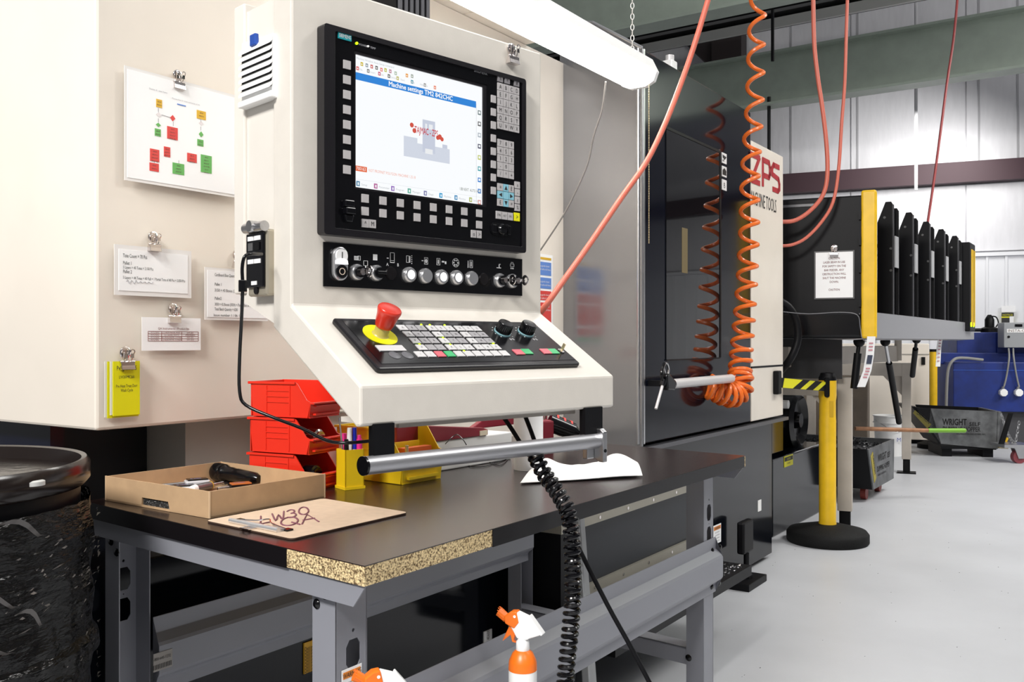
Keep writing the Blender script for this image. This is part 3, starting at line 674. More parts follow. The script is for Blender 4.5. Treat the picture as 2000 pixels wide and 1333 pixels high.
for rr in range(3):
    for q in range(3):
        cur = (rr+q) % 2 == 1 or (rr == 1 and q == 1)
        key(x=cols[q], z=gc0-rr*dc, w=cwid, h=dc*.94, m=skyb if cur else keygrey, t='' if cur else '=~EP'[(rr+q) % 4])
        if cur and not (rr == 1 and q == 1):
            X_, Z_ = cols[q], gc0-rr*dc; r_ = cwid*.28
            dirn = {(0, 1): (0, 1), (2, 1): (0, -1), (1, 0): (-1, 0), (1, 2): (1, 0)}[(rr, q)]
            dx_, dz_ = dirn; nx, nz = -dz_, dx_
            link('arrow', MB(C).prism([(X_+dx_*r_, Z_+dz_*r_), (X_-dx_*r_+nx*r_, Z_-dz_*r_+nz*r_), (X_-dx_*r_-nx*r_, Z_-dz_*r_-nz*r_)], -.0011, -.0006), ink, mon)
_, ga_ = C.py(1009, 362, 0); _, gb_ = C.py(1009, 406, 0)
for k in range(4): key(x=cols[3]+.002, z=ga_+(gb_-ga_)*k/3, w=cwid, h=dc*.9, t='s-t%'[k])
_, gd = C.py(977, 421, 0)
for q, t in enumerate(['CTRL', 'ALT', 'DEL']):
    x = cols[0]-.004+q*(cols[1]-cols[0])*1.05; o = link('key', MB(C).box(x-cwid/2, x+cwid/2, -.0006, IN, gd-dc*.5, gd+dc*.5), keygrey, mon)
    link('key_lettering', MB(C).text(t, (x, -.001, gd-.002), .0058, al='C', sx=.8), ink, o)
key(1009.5, 424.5, w=cwid*1.1, h=dc*1.1, m=acid, t='>')
# usb flap, pointing pad, badge, leds
x, z = C.py(679, 392, 0); x2, z2 = C.py(679, 435, 0)
mb = MB(C); mb.box(x-.010, x+.010, -.008, IN, z-.012, z); mb.box(x-.0095, x+.0095, -.012, IN, (z+z2)/2-.006, z-.013); mb.prism([(x-.0095, (z+z2)/2-.006), (x+.0095, (z+z2)/2-.006), (x+.006, z2), (x-.006, z2)], -.007, IN)
link('usb_flap', mb, blackg, mon, bevel=.002)
x, z = C.py(978, 449, 0)
link('pad_surround', MB(C).prism(rrect(x-.026, x+.026, z-.012, z+.012, .008), -.001, IN), blackm, mon)
link('pointing_knob', MB(C).lathe([(.001, -.009), (.009, -.008), (.012, -.004), (.0125, IN), (.001, IN)], (x+.002, 0, z), 24, 'y'), blackg, mon, smooth=True)
link('pad_button', MB(C).box(x-.024, x-.013, -.003, IN, z-.008, z+.008), blackg, mon, bevel=.001)
link('pad_button', MB(C).box(x+.017, x+.026, -.003, IN, z-.009, z+.009), blackg, mon, bevel=.001)
x, z = C.py(673.5, 72, 0)
bd = link('badge', MB(C).box(x-.0135, x+.0135, -.0005, IN, z-.0055, z+.0055), teal, mon)
link('badge_lettering', MB(C).text('SIEMENS', (x, -.001, z-.0028), .0085, al='C', wm=.024, bold=.02), whiteink, bd)
x, z = C.py(940, 141, 0); link('panel_lettering', MB(C).text('SINUMERIK', (x, .001, z-.003), .0085, al='C', sx=.85), greyink, mon)
x, z = C.py(697, 85, 0); link('indicator', MB(C).cyl((x, -.001, z), (x, IN, z), .0022, n=12), led, mon)
link('panel_lettering', MB(C).text('POWER', (x+.005, .001, z-.002), .005), greyink, mon)
x, z = C.py(719, 91, 0); link('indicator', MB(C).cyl((x, -.001, z), (x, IN, z), .0018, n=12), white, mon)
link('panel_lettering', MB(C).text('TEMP', (x+.005, .001, z-.002), .005), greyink, mon)
clip_px(C, 997, 108, YB, 'bulldog clip without paper at the top right of the console', .9)
# ---- push button strip
bx0, bzt = C.py(632.5, 473, YB-.003); bx1, _ = C.py(1020, 511, YB-.003); bzb = C.py(632.5, 560, YB-.003)[1]
bp_ = con
link('button_strip', MB(C).box(bx0, bx1, YB-.003, YB, bzb, bzt), blackg, bp_)
YF = YB-.003
def bpx(px, py): return C.py(px, py, YF-.006)
sil = mat('button_ring', (.62, .62, .64), .25, .8)
def ringbtn(px, py, kind):
    x, z = bpx(px, py); R = .0145
    rg = link('button_ring', MB(C).lathe([(.0105, YF), (R, YF), (R, YF-.006), (R-.0025, YF-.010), (.0105, YF-.010)], (x, 0, z), 32, 'y'), sil, bp_, smooth=True)
    if kind in 'wg':
        m = mat('lens_lit', (.95, .95, .95), .3, emit=.5) if kind == 'w' else mat('lens_grey', (.32, .32, .31), .25)
        link('button_lens', MB(C).lathe([(.001, YF-.011 if kind == 'w' else YF-.007), (.008, YF-.0105 if kind == 'w' else YF-.006), (.0106, YF-.008), (.0106, YF-.001), (.001, YF-.001)], (x, 0, z), 24, 'y'), m, rg, smooth=True)
    if kind in 'ks':
        link('switch_core', MB(C).cyl((x, YF-.001, z), (x, YF-.016, z), .0098, n=24), blackg, rg, smooth=True)
    if kind == 's': link('switch_grip', MB(C).box(x-.0095, x+.0095, YF-.022, YF-.016, z-.0028, z+.0028), blackg, rg, bevel=.001)
    if kind == 'k':
        mb = MB(C); mb.cyl((x, YF-.016, z), (x, YF-.022, z), .006, n=16); mb.box(x-.0012, x+.0012, YF-.032, YF-.022, z-.003, z+.003); link('key_barrel', mb, chrome, rg, smooth=True)
        mb = MB(C); F2 = C.at((x, YF-.040, z)); mb.F = Fr(F2.o, CA*0.15+CB*1.0, CA, Vector((0, 0, 1)))
        mb.plate([(c[0], c[1]) for c in circ(0, 0, .0105, 18)], [circ(-.003, 0, .005, 12)], -.001, .001, 'y'); link('key_bow', mb, chrome, rg, smooth=True)
for px, py, k in [(699, 532.5, 'k'), (737, 534, 's'), (801, 537.5, 'w'), (832.7, 539.7, 'g'), (864, 542, 'w'), (893.5, 543, 'w'), (922.7, 544.7, 'g'), (978, 548.7, 'k'), (1002.6, 549.8, 'k')]: ringbtn(px, py, k)
for px, py in ((767.4, 534), (948, 545.8)):
    x, z = bpx(px, py); link('blank_plug', MB(C).lathe([(.001, YF-.004), (.011, YF-.003), (.012, YF)], (x, 0, z), 24, 'y'), black, bp_, smooth=True)
x, z = bpx(664.6, 516)
db = link('double_button', MB(C).prism(rrect(x-.0145, x+.0145, z-.029, z+.029, .0144, 8), YF-.009, YF), sil, bp_, bevel=.002)
link('button_lens', MB(C).prism(circ(x, z+.0135, .0115, 24), YF-.012, YF-.009), mat('lens_clear', (.75, .75, .75), .3), db)
link('button_lens', MB(C).prism(circ(x, z-.0135, .0115, 24), YF-.012, YF-.009), blackg, db)
link('button_mark', MB(C).box(x-.0008, x+.0008, YF-.0125, YF-.012, z+.008, z+.020), ink, db)
link('button_mark', MB(C).plate(circ(x, z-.0135, .006, 20), [circ(x, z-.0135, .0048, 20)], YF-.0125, YF-.012), mat('mark_tan', (.6, .5, .4), .5), db)
link('button_lamp', MB(C).prism([(x-.0115, z-.001), (x+.0115, z-.001), (x+.010, z+.006), (x, z+.009), (x-.010, z+.006)], YF-.0135, YF-.009), mat('lens_lit', (.95, .95, .95), .3), db)
# symbols over the buttons
YS = YF-.0006
class SY:
    def __getattr__(s, n): return lambda *a, **k: link('symbol', getattr(MB(C), n)(*a, **k), whiteink, con)
mb = SY()
def bxl(px, py, w, h, t=.0006):
    x, z = C.py(px, py, YF)
    for a, b, c, d in ((-w, w, h-t, h), (-w, w, -h, -h+t), (-w, -w+t, -h, h), (w-t, w, -h, h)): mb.box(x+a, x+b, YS, YF, z+c, z+d)
def sol(px, py, w, h, dx=0, dz=0):
    x, z = C.py(px, py, YF); mb.box(x+dx-w, x+dx+w, YS, YF, z+dz-h, z+dz+h)
for k in range(4): sol(696, 505, .005, .0006, 0, (k-1.5)*.002)
bxl(701, 505, .003, .004)
sol(732.5, 503.5, .0046, .0053); bxl(714, 515, .0045, .0045); sol(714, 515, .001, .002, 0, -.006)
bxl(766, 504, .0048, .009); bxl(766, 512, .0048, .0022); sol(757, 505, .002, .0007)
mb.text('A', (C.py(754, 518, YF)[0], YS, C.py(754, 520, YF)[1]), .008); mb.text('B', (C.py(775, 520, YF)[0], YS, C.py(775, 521, YF)[1]), .008)
bxl(796, 507, .003, .0065); sol(796, 507, .001, .006, .005); [sol(804, 508, .0008, .0008, 0, (k-2)*.0035) for k in range(5)]
sol(825, 510, .002, .0007); bxl(832, 510.5, .0042, .0065); sol(832, 510.5, .0012, .004); sol(832, 510.5, .004, .0012)
bxl(856, 512, .0042, .0065); sol(865, 512, .003, .0015); sol(870, 514, .0018, .0025); sol(856, 512, .0012, .004)
x, z = C.py(890, 514, YF); mb.plate(circ(x, z, .0085, 20), [circ(x, z, .0078, 20)], YS, YF)
for k in range(6): a = k*PI/3; mb.prism(circ(x+.005*math.cos(a), z+.005*math.sin(a), .0016, 8), YS, YF)
bxl(920, 516.5, .004, .0075); sol(920, 516.5, .001, .005); sol(914, 517, .0007, .007)
sol(974, 524, .006, .0007); sol(974, 522, .001, .003, .001, .002); sol(976, 521, .002, .0006, 0, .004)
bxl(1000, 519, .0055, .0028); bxl(1000, 515, .003, .002); [sol(1000, 525, .0006, .0016, (k-1)*.0035) for k in range(3)]
# ---- key desk
D = Fr(C.w((0, YB, zc)), CA, (C.w((0, YB, zc))-C.w((0, -.177, zq))).normalized(), CA.cross((C.w((0, YB, zc))-C.w((0, -.177, zq))).normalized()))
def dz_(px, py, c=.010): return D.pz(px, py, c)
kBL, kTL, kTR, kBR = dz_(743, 724), dz_(650, 624), dz_(1037, 627), dz_(1134, 708)
print('desk', kBL, kTL, kTR, kBR)
kx0 = (kBL[0]+kTL[0])/2; kx1 = (kTR[0]+kBR[0])/2; ky0 = (kBL[1]+kBR[1])/2; ky1 = min(-.004, (kTL[1]+kTR[1])/2)
kd = con
link('desk_bezel', MB(D).prism(rrect(kx0, kx1, ky0, ky1, .006), 0, .010, 'z'), bezel, kd, bevel=.003)
link('membrane', MB(D).box(kx0+.014, kx1-.006, ky0+.012, ky1-.010, .0095, .0106), blackg, kd)
def dk(px, py, z=.011): return D.pz(px, py, z)
r0a = dk(785.6, 641.4); r0b = dk(929, 642); r4a = dk(820, 693); r4b = dk(985.4, 691.6)
# local columns from the first row
px0 = r0a[0]; px8 = r0b[0]; pit = (px8-px0)/8.33; ys = [r0a[1]+( (r4a[1]+r4b[1])/2-r0a[1])*k/4 for k in range(5)]
kl = mat('desk_key', (.34, .33, .34), .4); kw = mat('desk_key_white', (.58, .57, .57), .4)
print('deskkeys', px0, px8, pit, ys, r4a, r4b)
cx_ = [px0+pit*(k % 3)+(k//3)*pit*3.165 for k in range(9)]
def dkey(x, y, m=kl, w=.84, h=None, t=None):
    h = h or abs(ys[1]-ys[0])*.78
    o = link('key', MB(D).box(x-pit*w/2, x+pit*w/2, y-h/2, y+h/2, .0106, .0122), m, kd)
    if t: link('key_lettering', MB(D).text(t, (x, y-.003, .0126), .008, X=(1, 0, 0), Y=(0, 1, 0), al='C', sx=.7), ink, o)
tt = iter('ABCDEFXYZGHJKMNUVWPQRSTLAHT+-~4567890FKE')
for rr in range(4):
    for q in range(9): dkey(cx_[q], ys[rr], kw if (q % 3 == 0 or rr in (0, 3) and q > 2) else kl, t=next(tt))
for q in range(10):
    x = px0-pit*1.0+q*pit*1.02+(q > 3)*pit*.12+(q > 6)*pit*.12
    x = r4a[0]+(r4b[0]-r4a[0])*q/9
    dkey(x, ys[4], {2: mred, 3: mgreen}.get(q, kw), t='/' if q < 2 else None)
for px, py in ((822.5, 636), (839, 636.5), (868, 637), (865, 662), (879, 675), (819, 674.5), (906, 687.5), (963.5, 673)):
    x, y = dk(px, py); link('indicator', MB(D).cyl((x, y, .0106), (x, y, .0128), .0018, n=8), led, kd)
for px, py, m in ((1013, 689, mred), (1029, 688, mgreen), (1066, 687.5, mred), (1081, 687.5, mgreen), (752, 681.5, kw), (775, 681.5, kw)):
    x, y = dk(px, py); w = 1.05 if py > 685 else 1.5; dkey(x, y, m, w=w if m != kw else 1.45, h=pit*.8)
for px in (771, 796):
    x, y = dk(px, 694.5); link('blank_plug', MB(D).lathe([(.001, .0125), (.0075, .0125), (.009, .0115), (.0105, .0112), (.0105, .0106)], (x, y, 0), 24), mat('plug_grey', (.12, .12, .13), .4), kd, smooth=True)
# emergency stop
x, y = dk(742.5, 655)
es = link('stop_collar', MB(D).lathe([(.001, .0106), (.0305, .0106), (.0305, .0118), (.001, .0118)], (x, y, 0), 32), acid, kd, smooth=True)
link('stop_stem', MB(D).lathe([(.015, .0118), (.0135, .013), (.0125, .016), (.0125, .030), (.001, .030)], (x, y, 0), 24), mat('stem_olive', (.45, .38, .1), .3), es, smooth=True)
link('stop_button', MB(D).lathe([(.001, .028), (.0145, .028), (.0165, .036), (.0185, .050), (.0205, .058), (.0205, .061), (.019, .063), (.012, .0645), (.001, .065)], (x, y, 0), 32), mat('stop_red', (.55, .03, .015), .25), es, smooth=True)
# two override knobs
for px, py in ((981, 650), (1026.5, 650.5)):
    x, y = dk(px, py)
    kn = link('knob_skirt', MB(D).lathe([(.001, .0106), (.0165, .0106), (.0165, .013), (.001, .013)], (x, y, 0), 32), mat('knob_teal', (.25, .45, .5), .4), kd, smooth=True)
    mb = MB(D); mb.lathe([(.001, .013), (.0152, .013), (.0145, .031), (.0135, .0325), (.001, .033)], (x, y, 0), 32)
    for k in range(24):
        a = k*PI/12; mb.cyl((x+.0148*math.cos(a), y+.0148*math.sin(a), .014), (x+.0142*math.cos(a), y+.0142*math.sin(a), .030), .0009, n=6)
    link('knob_cap', mb, blackg, kn, smooth=True)
    for k in range(9):
        a = PI*1.25-k*PI*1.5/8; link('scale_mark', MB(D).cyl((x+.021*math.cos(a), y+.021*math.sin(a), .0105), (x+.021*math.cos(a), y+.021*math.sin(a), .0110), .0011, n=8), whiteink, kn)
    link('scale_lettering', MB(D).text('0 %', (x+.006, y-.027, .0110), .008, X=(1, 0, 0), Y=(0, 1, 0), al='C'), whiteink, kn)
x, y = dk(1096, 687)
tg = link('toggle_nut', MB(D).lathe([(.001, .0106), (.007, .0106), (.007, .013), (.004, .014), (.001, .014)], (x, y, 0), 12), chrome, kd)
link('toggle_key', MB(D).box(x-.001, x+.001, y-.003, y+.003, .014, .028), mat('brass', (.6, .5, .3), .3, .8), tg)
# ---- under the desk: tray lip, posts, hand rail
x0, z0 = C.py(768, 838, -.12); x1, z1 = C.py(1112, 806, -.12)
link('tray_lip', MB(C).box(x0, x1, -.135, .03, zbt-.012, zbt-.003), offwhite, con)
link('tray_front', MB(C).box(x0, x1, -.135, -.128, zbt-.012, zbt-.002), offwhite, con)
YR = -.178
xa, za = C.py(712, 911, YR); xb, zb = C.py(1165, 862, YR)
zr = (za+zb)/2; print('rail', za, zb)
rail = con
link('hand_rail', MB(C).cyl((xa, YR, za), (xb, YR, zb), .0142, n=32), alu, rail, smooth=True)
link('rail_cap', MB(C).cyl((xa-.004, YR, za), (xa+.0, YR, za), .0148, n=32), blackg, rail, smooth=True)
for pl, pr, zz in ((720, 760, za), (1132, 1166, zb)):
    a, _ = C.py(pl, 860, YR+.012); b, _ = C.py(pr, 860, YR+.012)
    link('rail_post', MB(C).box(a, b, YR-.002, YR+.012, zz+.012, zbt+.002), blackm, rail)
x, z = C.py(1175, 868, YR)
mb = MB(C); mb.prism([(YR-.018, zb+.018), (YR-.010, zb+.024), (YR+.014, zb+.024), (YR+.018, zb+.014), (YR+.018, zb-.026), (YR-.006, zb-.04), (YR-.018, zb-.04)], xb-.001, xb+.011, 'x')
mb.box(xb-.022, xb-.001, YR+.004, YR+.016, zb-.034, zb-.014)
link('end_bracket', mb, steel, rail, bevel=.002)
link('bracket_hook', MB(C).cyl((xb+.012, YR-.004, zb-.030), (xb+.012, YR+.010, zb-.030), .008, n=16), steel, rail)
link('set_screw', MB(C).cyl((xb+.004, YR-.0195, zb-.018), (xb+.004, YR-.0175, zb-.018), .0035, n=12), blackm, rail)
# ================================================================ workbench
tb = thing('workbench', 'grey steel workbench with black laminate top and chipped particle board corner', 'workbench', T.w((TLEN/2, TWID/2, 0)))
TH = .029; Z1 = TZ; Z0 = TZ-TH
link('core', MB(T).box(.0012, TLEN-.0012, .0012, TWID-.001, Z0, Z1-.0015), particle, tb)
link('worktop', MB(T).box(0.001, TLEN, 0.001, TWID, Z1-.0015, Z1), laminate, tb)
xe = T.pz(966, 1035, Z1)[0]; ye = T.pz(574, 1068, Z1)[1]
link('edge_band', MB(T).box(xe, TLEN-.012, -.0005, .002, Z0-.001, Z1-.0004), black, tb)
link('edge_band', MB(T).box(-.0005, .002, ye, TWID, Z0-.001, Z1-.0004), black, tb)
link('edge_band', MB(T).box(TLEN-.002, TLEN+.0005, .012, TWID, Z0-.001, Z1-.0004), black, tb)
mb = MB(T)
for k in range(160):
    if k % 2: x = random.uniform(0, xe); y = .0012; n = (0, -1)
    else: x = .0012; y = random.uniform(0, ye); n = (-1, 0)
    z = random.uniform(Z0, Z1-.003); r = random.uniform(.001, .003)
    mb.add([(x-r*abs(n[1]), y-r*abs(n[0]), z), (x+r*abs(n[1]), y+r*abs(n[0]), z-r*.4), (x+n[0]*.0014, y+n[1]*.0014, z+r)], [(0, 1, 2)])
mb.open = True; ch = link('board_chips', mb, particle, tb); ch['kind'] = 'stuff'
# end angles
for xx, sg in ((.006, 1), (TLEN-.006, -1)):
    mb = MB(T); mb.prism([(.004, Z0-.001), (TWID-.004, Z0-.001), (TWID-.028, Z0-.034), (.030, Z0-.034)], xx, xx+sg*.0025, 'x')
    mb.box(min(xx, xx+sg*.06), max(xx, xx+sg*.06), .03, TWID-.03, Z0-.0035, Z0-.001)
    link('end_angle', mb, benchgrey, tb)
def oct_(cy, cz, w, h): return [(cy-w*.5, cz-h*.28), (cy-w*.28, cz-h*.5), (cy+w*.28, cz-h*.5), (cy+w*.5, cz-h*.28), (cy+w*.5, cz+h*.28), (cy+w*.28, cz+h*.5), (cy-w*.28, cz+h*.5), (cy-w*.5, cz+h*.28)]
hx = T.py(655, 1200, .085)[0]; HT = .066
def leg(x, y, sy, topz=Z0-.002):
    # channel: web faces -y*sy, flanges run inwards
    zA = topz
    hl = []
    for zc in (.755, .695): hl.append(oct_(x+HT*.56, zc, .030, .044))
    hl.append(circ(x+HT*.56, .790, .003, 8)); hl.append(circ(x+HT*.56, .735-.01, .0015, 6))
    mb = MB(T); ya, yb = (y, y+.002) if sy > 0 else (y-.002, y)
    mb.plate([(x, 0.01), (x+HT, .01), (x+HT, zA), (x, zA)], hl, ya, yb)
    lg = link('leg', mb, benchgrey, tb)
    fy0, fy1 = (y, y+.052) if sy > 0 else (y-.052, y)
    link('flange', MB(T).box(x-.0005, x+.002, fy0, fy1, .01, zA), benchgrey, lg)
    link('flange', MB(T).box(x+HT-.002, x+HT+.0005, fy0, fy1, .01, zA), benchgrey, lg)
    link('foot', MB(T).box(x-.004, x+HT+.004, fy0-.003, fy1+.003, 0, .012), blackm, lg)
    return lg
yl = TWID-.045
xr_ = TLEN-.095
for x in (hx, xr_):
    leg(x, .085, 1); leg(x, yl, -1)
def bolt(x, y, z, ax=0, r=.0075):
    mb = MB(T)
    if ax == 0: mb.lathe([(.001, -.0055), (r*.6, -.005), (r, -.002), (r, 0)], (x, y, z), 16, 'x')
    else: mb.lathe([(.001, -.0055), (r*.6, -.005), (r, -.002), (r, 0)], (x, y, z), 16, 'y')
    link('bolt', mb, blackg, tb, smooth=True)
for px, py in ((635, 1162), (619.5, 1180.5)): y, z = T.px(px, py, hx); bolt(hx, y, z)
for px, py in ((218, 1059), (229, 1080)): y, z = T.px(px, py, hx); bolt(hx, y, z)
# long stretchers with rolled bulge
zt = .683
def stretcher(y, s):
    pr = [(0, zt), (0, zt-.032), (-.018, zt-.046), (-.022, zt-.052), (-.022, zt-.105), (-.018, zt-.112), (-.004, zt-.122), (0, zt-.128), (0, zt-.15)]
    pr = [(y+s*a, b) for a, b in pr]; pp = pr+[(a+s*.002, b) for a, b in pr[::-1]]
    mb = MB(T); mb.prism(pp, hx+HT-.004, xr_+HT*.5, 'x') if s > 0 else mb.prism(pp, hx+HT-.004, xr_+.01, 'x')
    link('stretcher', mb, benchgrey, tb)
def stretcher2(y, s, x0, x1):
    pr = [(0, zt), (0, zt-.032), (-.018, zt-.046), (-.022, zt-.052), (-.022, zt-.105), (-.018, zt-.112), (-.004, zt-.122), (0, zt-.128), (0, zt-.15)]
    pr = [(y+s*a, b) for a, b in pr]; pp = pr+[(a+s*.002, b) for a, b in pr[::-1]]
    return link('stretcher', MB(T).prism(pp, x0, x1, 'x'), benchgrey, tb, bevel=.002)
fs = stretcher2(.082, 1, hx+HT-.002, xr_+HT+.012); rs = stretcher2(yl-.06, 1, hx+HT+.002, xr_+.03)
for px, py in ((1391, 1077), (1406, 1070), (1390, 1147), (1404, 1140)): x, z = T.py(px, py, .082); bolt(x, .083, z, 1, .0085)
x, z = T.py(337, 1268, yl-.084); x0, _ = T.py(300, 1280, yl-.084)
lb = link('rating_label', MB(T).box(x0, x, yl-.0835, yl-.082, z-.035, z), mat('label_tan', (.30, .28, .26), .5), rs)
mb = MB(T); mb.text('1-800-645-1232', (x-.004, yl-.0842, z-.014), .008, al='R', sx=.8)
for k in range(12): mb.box(x-.004-k*.0035, x-.0025-k*.0035, yl-.0842, yl-.0836, z-.031, z-.022)
link('label_print', mb, ink, rs)
# low cross brace at the far end and warning labels
x, z = T.py(1350, 1283, .10)
link('cross_brace', MB(T).box(xr_+.002, xr_+HT-.01, .10, yl-.02, z-.004, z), benchgrey, tb)
link('cross_brace', MB(T).box(xr_+.002, xr_+.005, .10, yl-.02, z-.045, z), benchgrey, tb)
bolt(xr_+.002, .13, z-.025, 0, .010)
def wlabel(x0, x1, z0, z1, y, w=1):
    l = link('warning_label', MB(T).box(x0, x1, y-.0006, y, z0, z1), paper, tb)
    link('label_band', MB(T).box(x0+.003, x1-.003, y-.001, y-.0006, z1-.014, z1-.004), mat('band_orange', (.8, .25, .02), .5), l)
    link('label_lettering', MB(T).text('WARNING', ((x0+x1)/2, y-.0014, z1-.0125), .010, al='C', sx=.8), ink, l)
    mb = MB(T)
    for k in range(8): mb.text('do not overload bench', ((x0+x1)/2, y-.001, z1-.022-k*.008), .005, al='C', sx=.7)
    link('label_print', mb, ink, l)
x0, z1 = T.py(667, 1312, .084); x1, _ = T.py(706, 1300, .084); wlabel(x0, x1, z1-.09, z1, .084)
x0, z1 = T.py(1393, 1029, .084); x1, _ = T.py(1408, 1024, .084); z0 = T.py(1393, 1066, .084)[1]; wlabel(hx*0+x0, x1, z0, z1, .084)
# yellow label and odd parts behind the bench, on the dark machine base
x0, z0 = M.py(592, 1318, .03); x1, z1 = M.py(612, 1250, .03)
ml = link('maintenance_label', MB(M).box(x0, x1, .026, .03, z0, z1), mat('label_amber', (.75, .40, .02), .5), mach)
mb = MB(M)
for k in range(9): mb.text('Check level', ((x0+x1)/2, .0255, z1-.02-k*(z1-z0)*.1), .014, al='C', sx=.5)
link('label_print', mb, ink, ml)
x0, z0 = M.py(944, 1263, .03); x1, z1 = M.py(959, 1229, .03)
wl_ = link('number_label', MB(M).box(x0, x1, .026, .03, z0, z1), paper, mach)
link('label_print', MB(M).text('40600', ((x0+x1)/2+.006, .0255, z0+.015), .020, X=(0, 0, 1), Y=(-1, 0, 0), wm=(z1-z0)*.7), ink, wl_)
# thin seams on the base
for px in (1003, 1055, 1080):
    x, _ = M.py(px, 1150, .03); link('base_seam', MB(M).box(x-.003, x+.003, .024, .03, .1, .72), mat('seam_dark', (.06, .06, .07), .3), mach)
# red air hose under the bench
tag(link('red_hose', MB().tube([at(150, 1165, 1.95), at(250, 1130, 1.92), at(320, 1118, 1.95), at(360, 1103, 2.0), at(400, 1088, 2.05), at(470, 1060, 2.1)], .0085), mat('red_rubber', (.35, .01, .01), .4), smooth=True), 'thin red hose sagging behind the near bench leg', 'hose')
# steel trestle leg behind the bench
st = thing('stand_leg', 'slender silver stand leg between the bench and the dark guard', 'stand', at(1160, 1400, 2.55))
a = at(1127, 960, 2.45); b = at(1166, 1550, 2.45); b.z = 0
F = Fr((b.x, b.y, 0), DA, DB); ax_ = F.l(a)
link('leg', MB(F).hexa([(-.022, -.015, 0), (.022, -.015, 0), (.022, .015, 0), (-.022, .015, 0)], [(ax_.x-.014, ax_.y-.01, a.z), (ax_.x+.014, ax_.y-.01, a.z), (ax_.x+.014, ax_.y+.01, a.z), (ax_.x-.014, ax_.y+.01, a.z)]), mat('galvanised', (.45, .46, .47), .4, .6), st, bevel=.004)
link('pad', MB(F).cyl((0, 0, 0), (0, 0, .02), .05), blackm, st)

# ================================================================ things on the bench
def onb(px, py, z=TZ): d = (EYE.z-z)*FOC/(py-CY); return at(px, py, d)
# cardboard tray
n_ = onb(409.5, 1015); l_ = onb(206, 979); r_ = onb(635, 974)
ux = (r_-n_); uy = (l_-n_); K = Fr(n_, ux.normalized(), uy.normalized()); kw_ = ux.length; kl_ = uy.length; kh = .0475
box = thing('cardboard_tray', 'open shallow cardboard box tray on the near corner of the bench', 'box', K.w((kw_/2, kl_/2, 0)))
t = .0035
link('bottom', MB(K).box(0, kw_, 0, kl_, .0005, .004), card, box)
hole = [(0, .0), (0, 0)]
yh0 = K.px(332, 1000, 0)[0]; yh1 = K.px(276, 985, 0)[0]
link('side', MB(K).box(0, kw_, 0, t, .0005, kh), card, box)
link('side', MB(K).box(0, kw_, kl_-t, kl_, .0005, kh), card, box)
mb = MB(K); mb.prism([(t, .0005), (yh0, .0005), (yh0+.006, .018), (yh1-.002, .018), (yh1, .0005), (kl_-t, .0005), (kl_-t, kh), (t, kh)], 0, t, 'x')
link('side', mb, card, box)
link('side', MB(K).box(kw_-t, kw_, t, kl_-t, .0005, kh), card, box)
link('hand_hole', MB(K).box(t, t+.0015, yh0-.002, yh1+.002, .001, .02), mat('foam_black', (.02, .02, .02), .8, bump=1, bscale=300, col2=(.25, .25, .25), nscale=400, lo=.38, hi=.42), box)
for a, b in ((0, 0), (0, kl_), (kw_, 0), (kw_, kl_)): link('corner_fold', MB(K).box(a-.0006 if a == 0 else a-.002, a+.002 if a == 0 else a+.0006, b-.0006 if b == 0 else b-.002, b+.002 if b == 0 else b+.0006, .001, kh+.0008), mat('card_edge', (.62, .44, .27), .8), box)
# contents of the tray
def gk(px, py, z=.02): return K.w((*K.pz(px, py, z), 0)) if False else K.w((*K.pz(px, py, z), z))
a = gk(418, 921, .03); b = gk(506, 937, .022); d_ = (b-a); L_ = d_.length
fl = link('flashlight', MB(Fr(a, d_.normalized(), d_.normalized().cross(Vector((0, 0, 1)))*-1, d_.normalized().cross(d_.normalized().cross(Vector((0, 0, 1))))*-1)).lathe([(.001, 0), (.015, .001), (.019, .006), (.019, .022), (.0175, .026), (.019, .03), (.0175, .036), (.0145, .042), (.0150, .056), (.0135, .062), (.0145, .07), (.0135, L_*.75), (.0125, L_*.93), (.008, L_), (.001, L_+.001)], (0, 0, 0), 24, 'x'), blackg, smooth=True)
tag(fl, 'black ribbed flashlight lying in the cardboard tray', 'flashlight')
def tool(name, lab, cat, p, q, r0, r1, m, th=.012, z0=.006):
    a = gk(*p, z0+r0); b = gk(*q, z0+r1); return tag(link(name, MB().cyl(a, b, r0, r1, n=20), m, smooth=True), lab, cat)
cs = [(383, 939, 'black and grey caliper head lying at the back of the tray', .010), (357, 951, 'dark caliper with small display near the front edge of the tray', .003), (468, 947, 'orange faced gauge lying right of the flashlight', .003)]
for i, (px, py, lab, z) in enumerate(cs):
    p = gk(px, py, .014+z); F = Fr((p.x, p.y, K.o.z+.0045+z), Vector((.85, .5, 0)).normalized(), Vector((-.5, .85, 0)).normalized())
    g = thing('digital_gauge', lab, 'gauge', F.o)
    link('body', MB(F).box(-.022, .026, -.015, .015, 0, .010), mat('gauge_white', (.6, .6, .62), .3) if i < 2 else blackg, g, bevel=.003)
    link('display', MB(F).box(-.018, .022, -.012, .012, .010, .013), [blackg, blackg, mat('gauge_orange', (.55, .16, .04), .3)][i], g, bevel=.001)
    link('shaft', MB(F).cyl((-.022, 0, .005), (-.085 if i < 2 else -.045, -.004, .004), .0035, n=12), steel, g, smooth=True)
    link('digits', MB(F).text('0.000', (-.012, -.004, .0132), .010, X=(1, 0, 0), Y=(0, 1, 0)), mat('digit_blue', (.3, .35, .7), .5), g)
th_ = thing('micrometer', 'grey micrometer with white end cap and yellow ring at the tray front', 'micrometer', gk(395, 955, .006))
a = gk(382, 955.5, .014); b = gk(410, 949.5, .014); u_ = (b-a).normalized()
link('thimble', MB().cyl(a, b, .0085, n=24), mat('thimble_grey', (.2, .2, .21), .3, .6), th_, smooth=True)
link('end_cap', MB().cyl(a-u_*.010, a, .0075, .0085, n=24), white, th_, smooth=True)
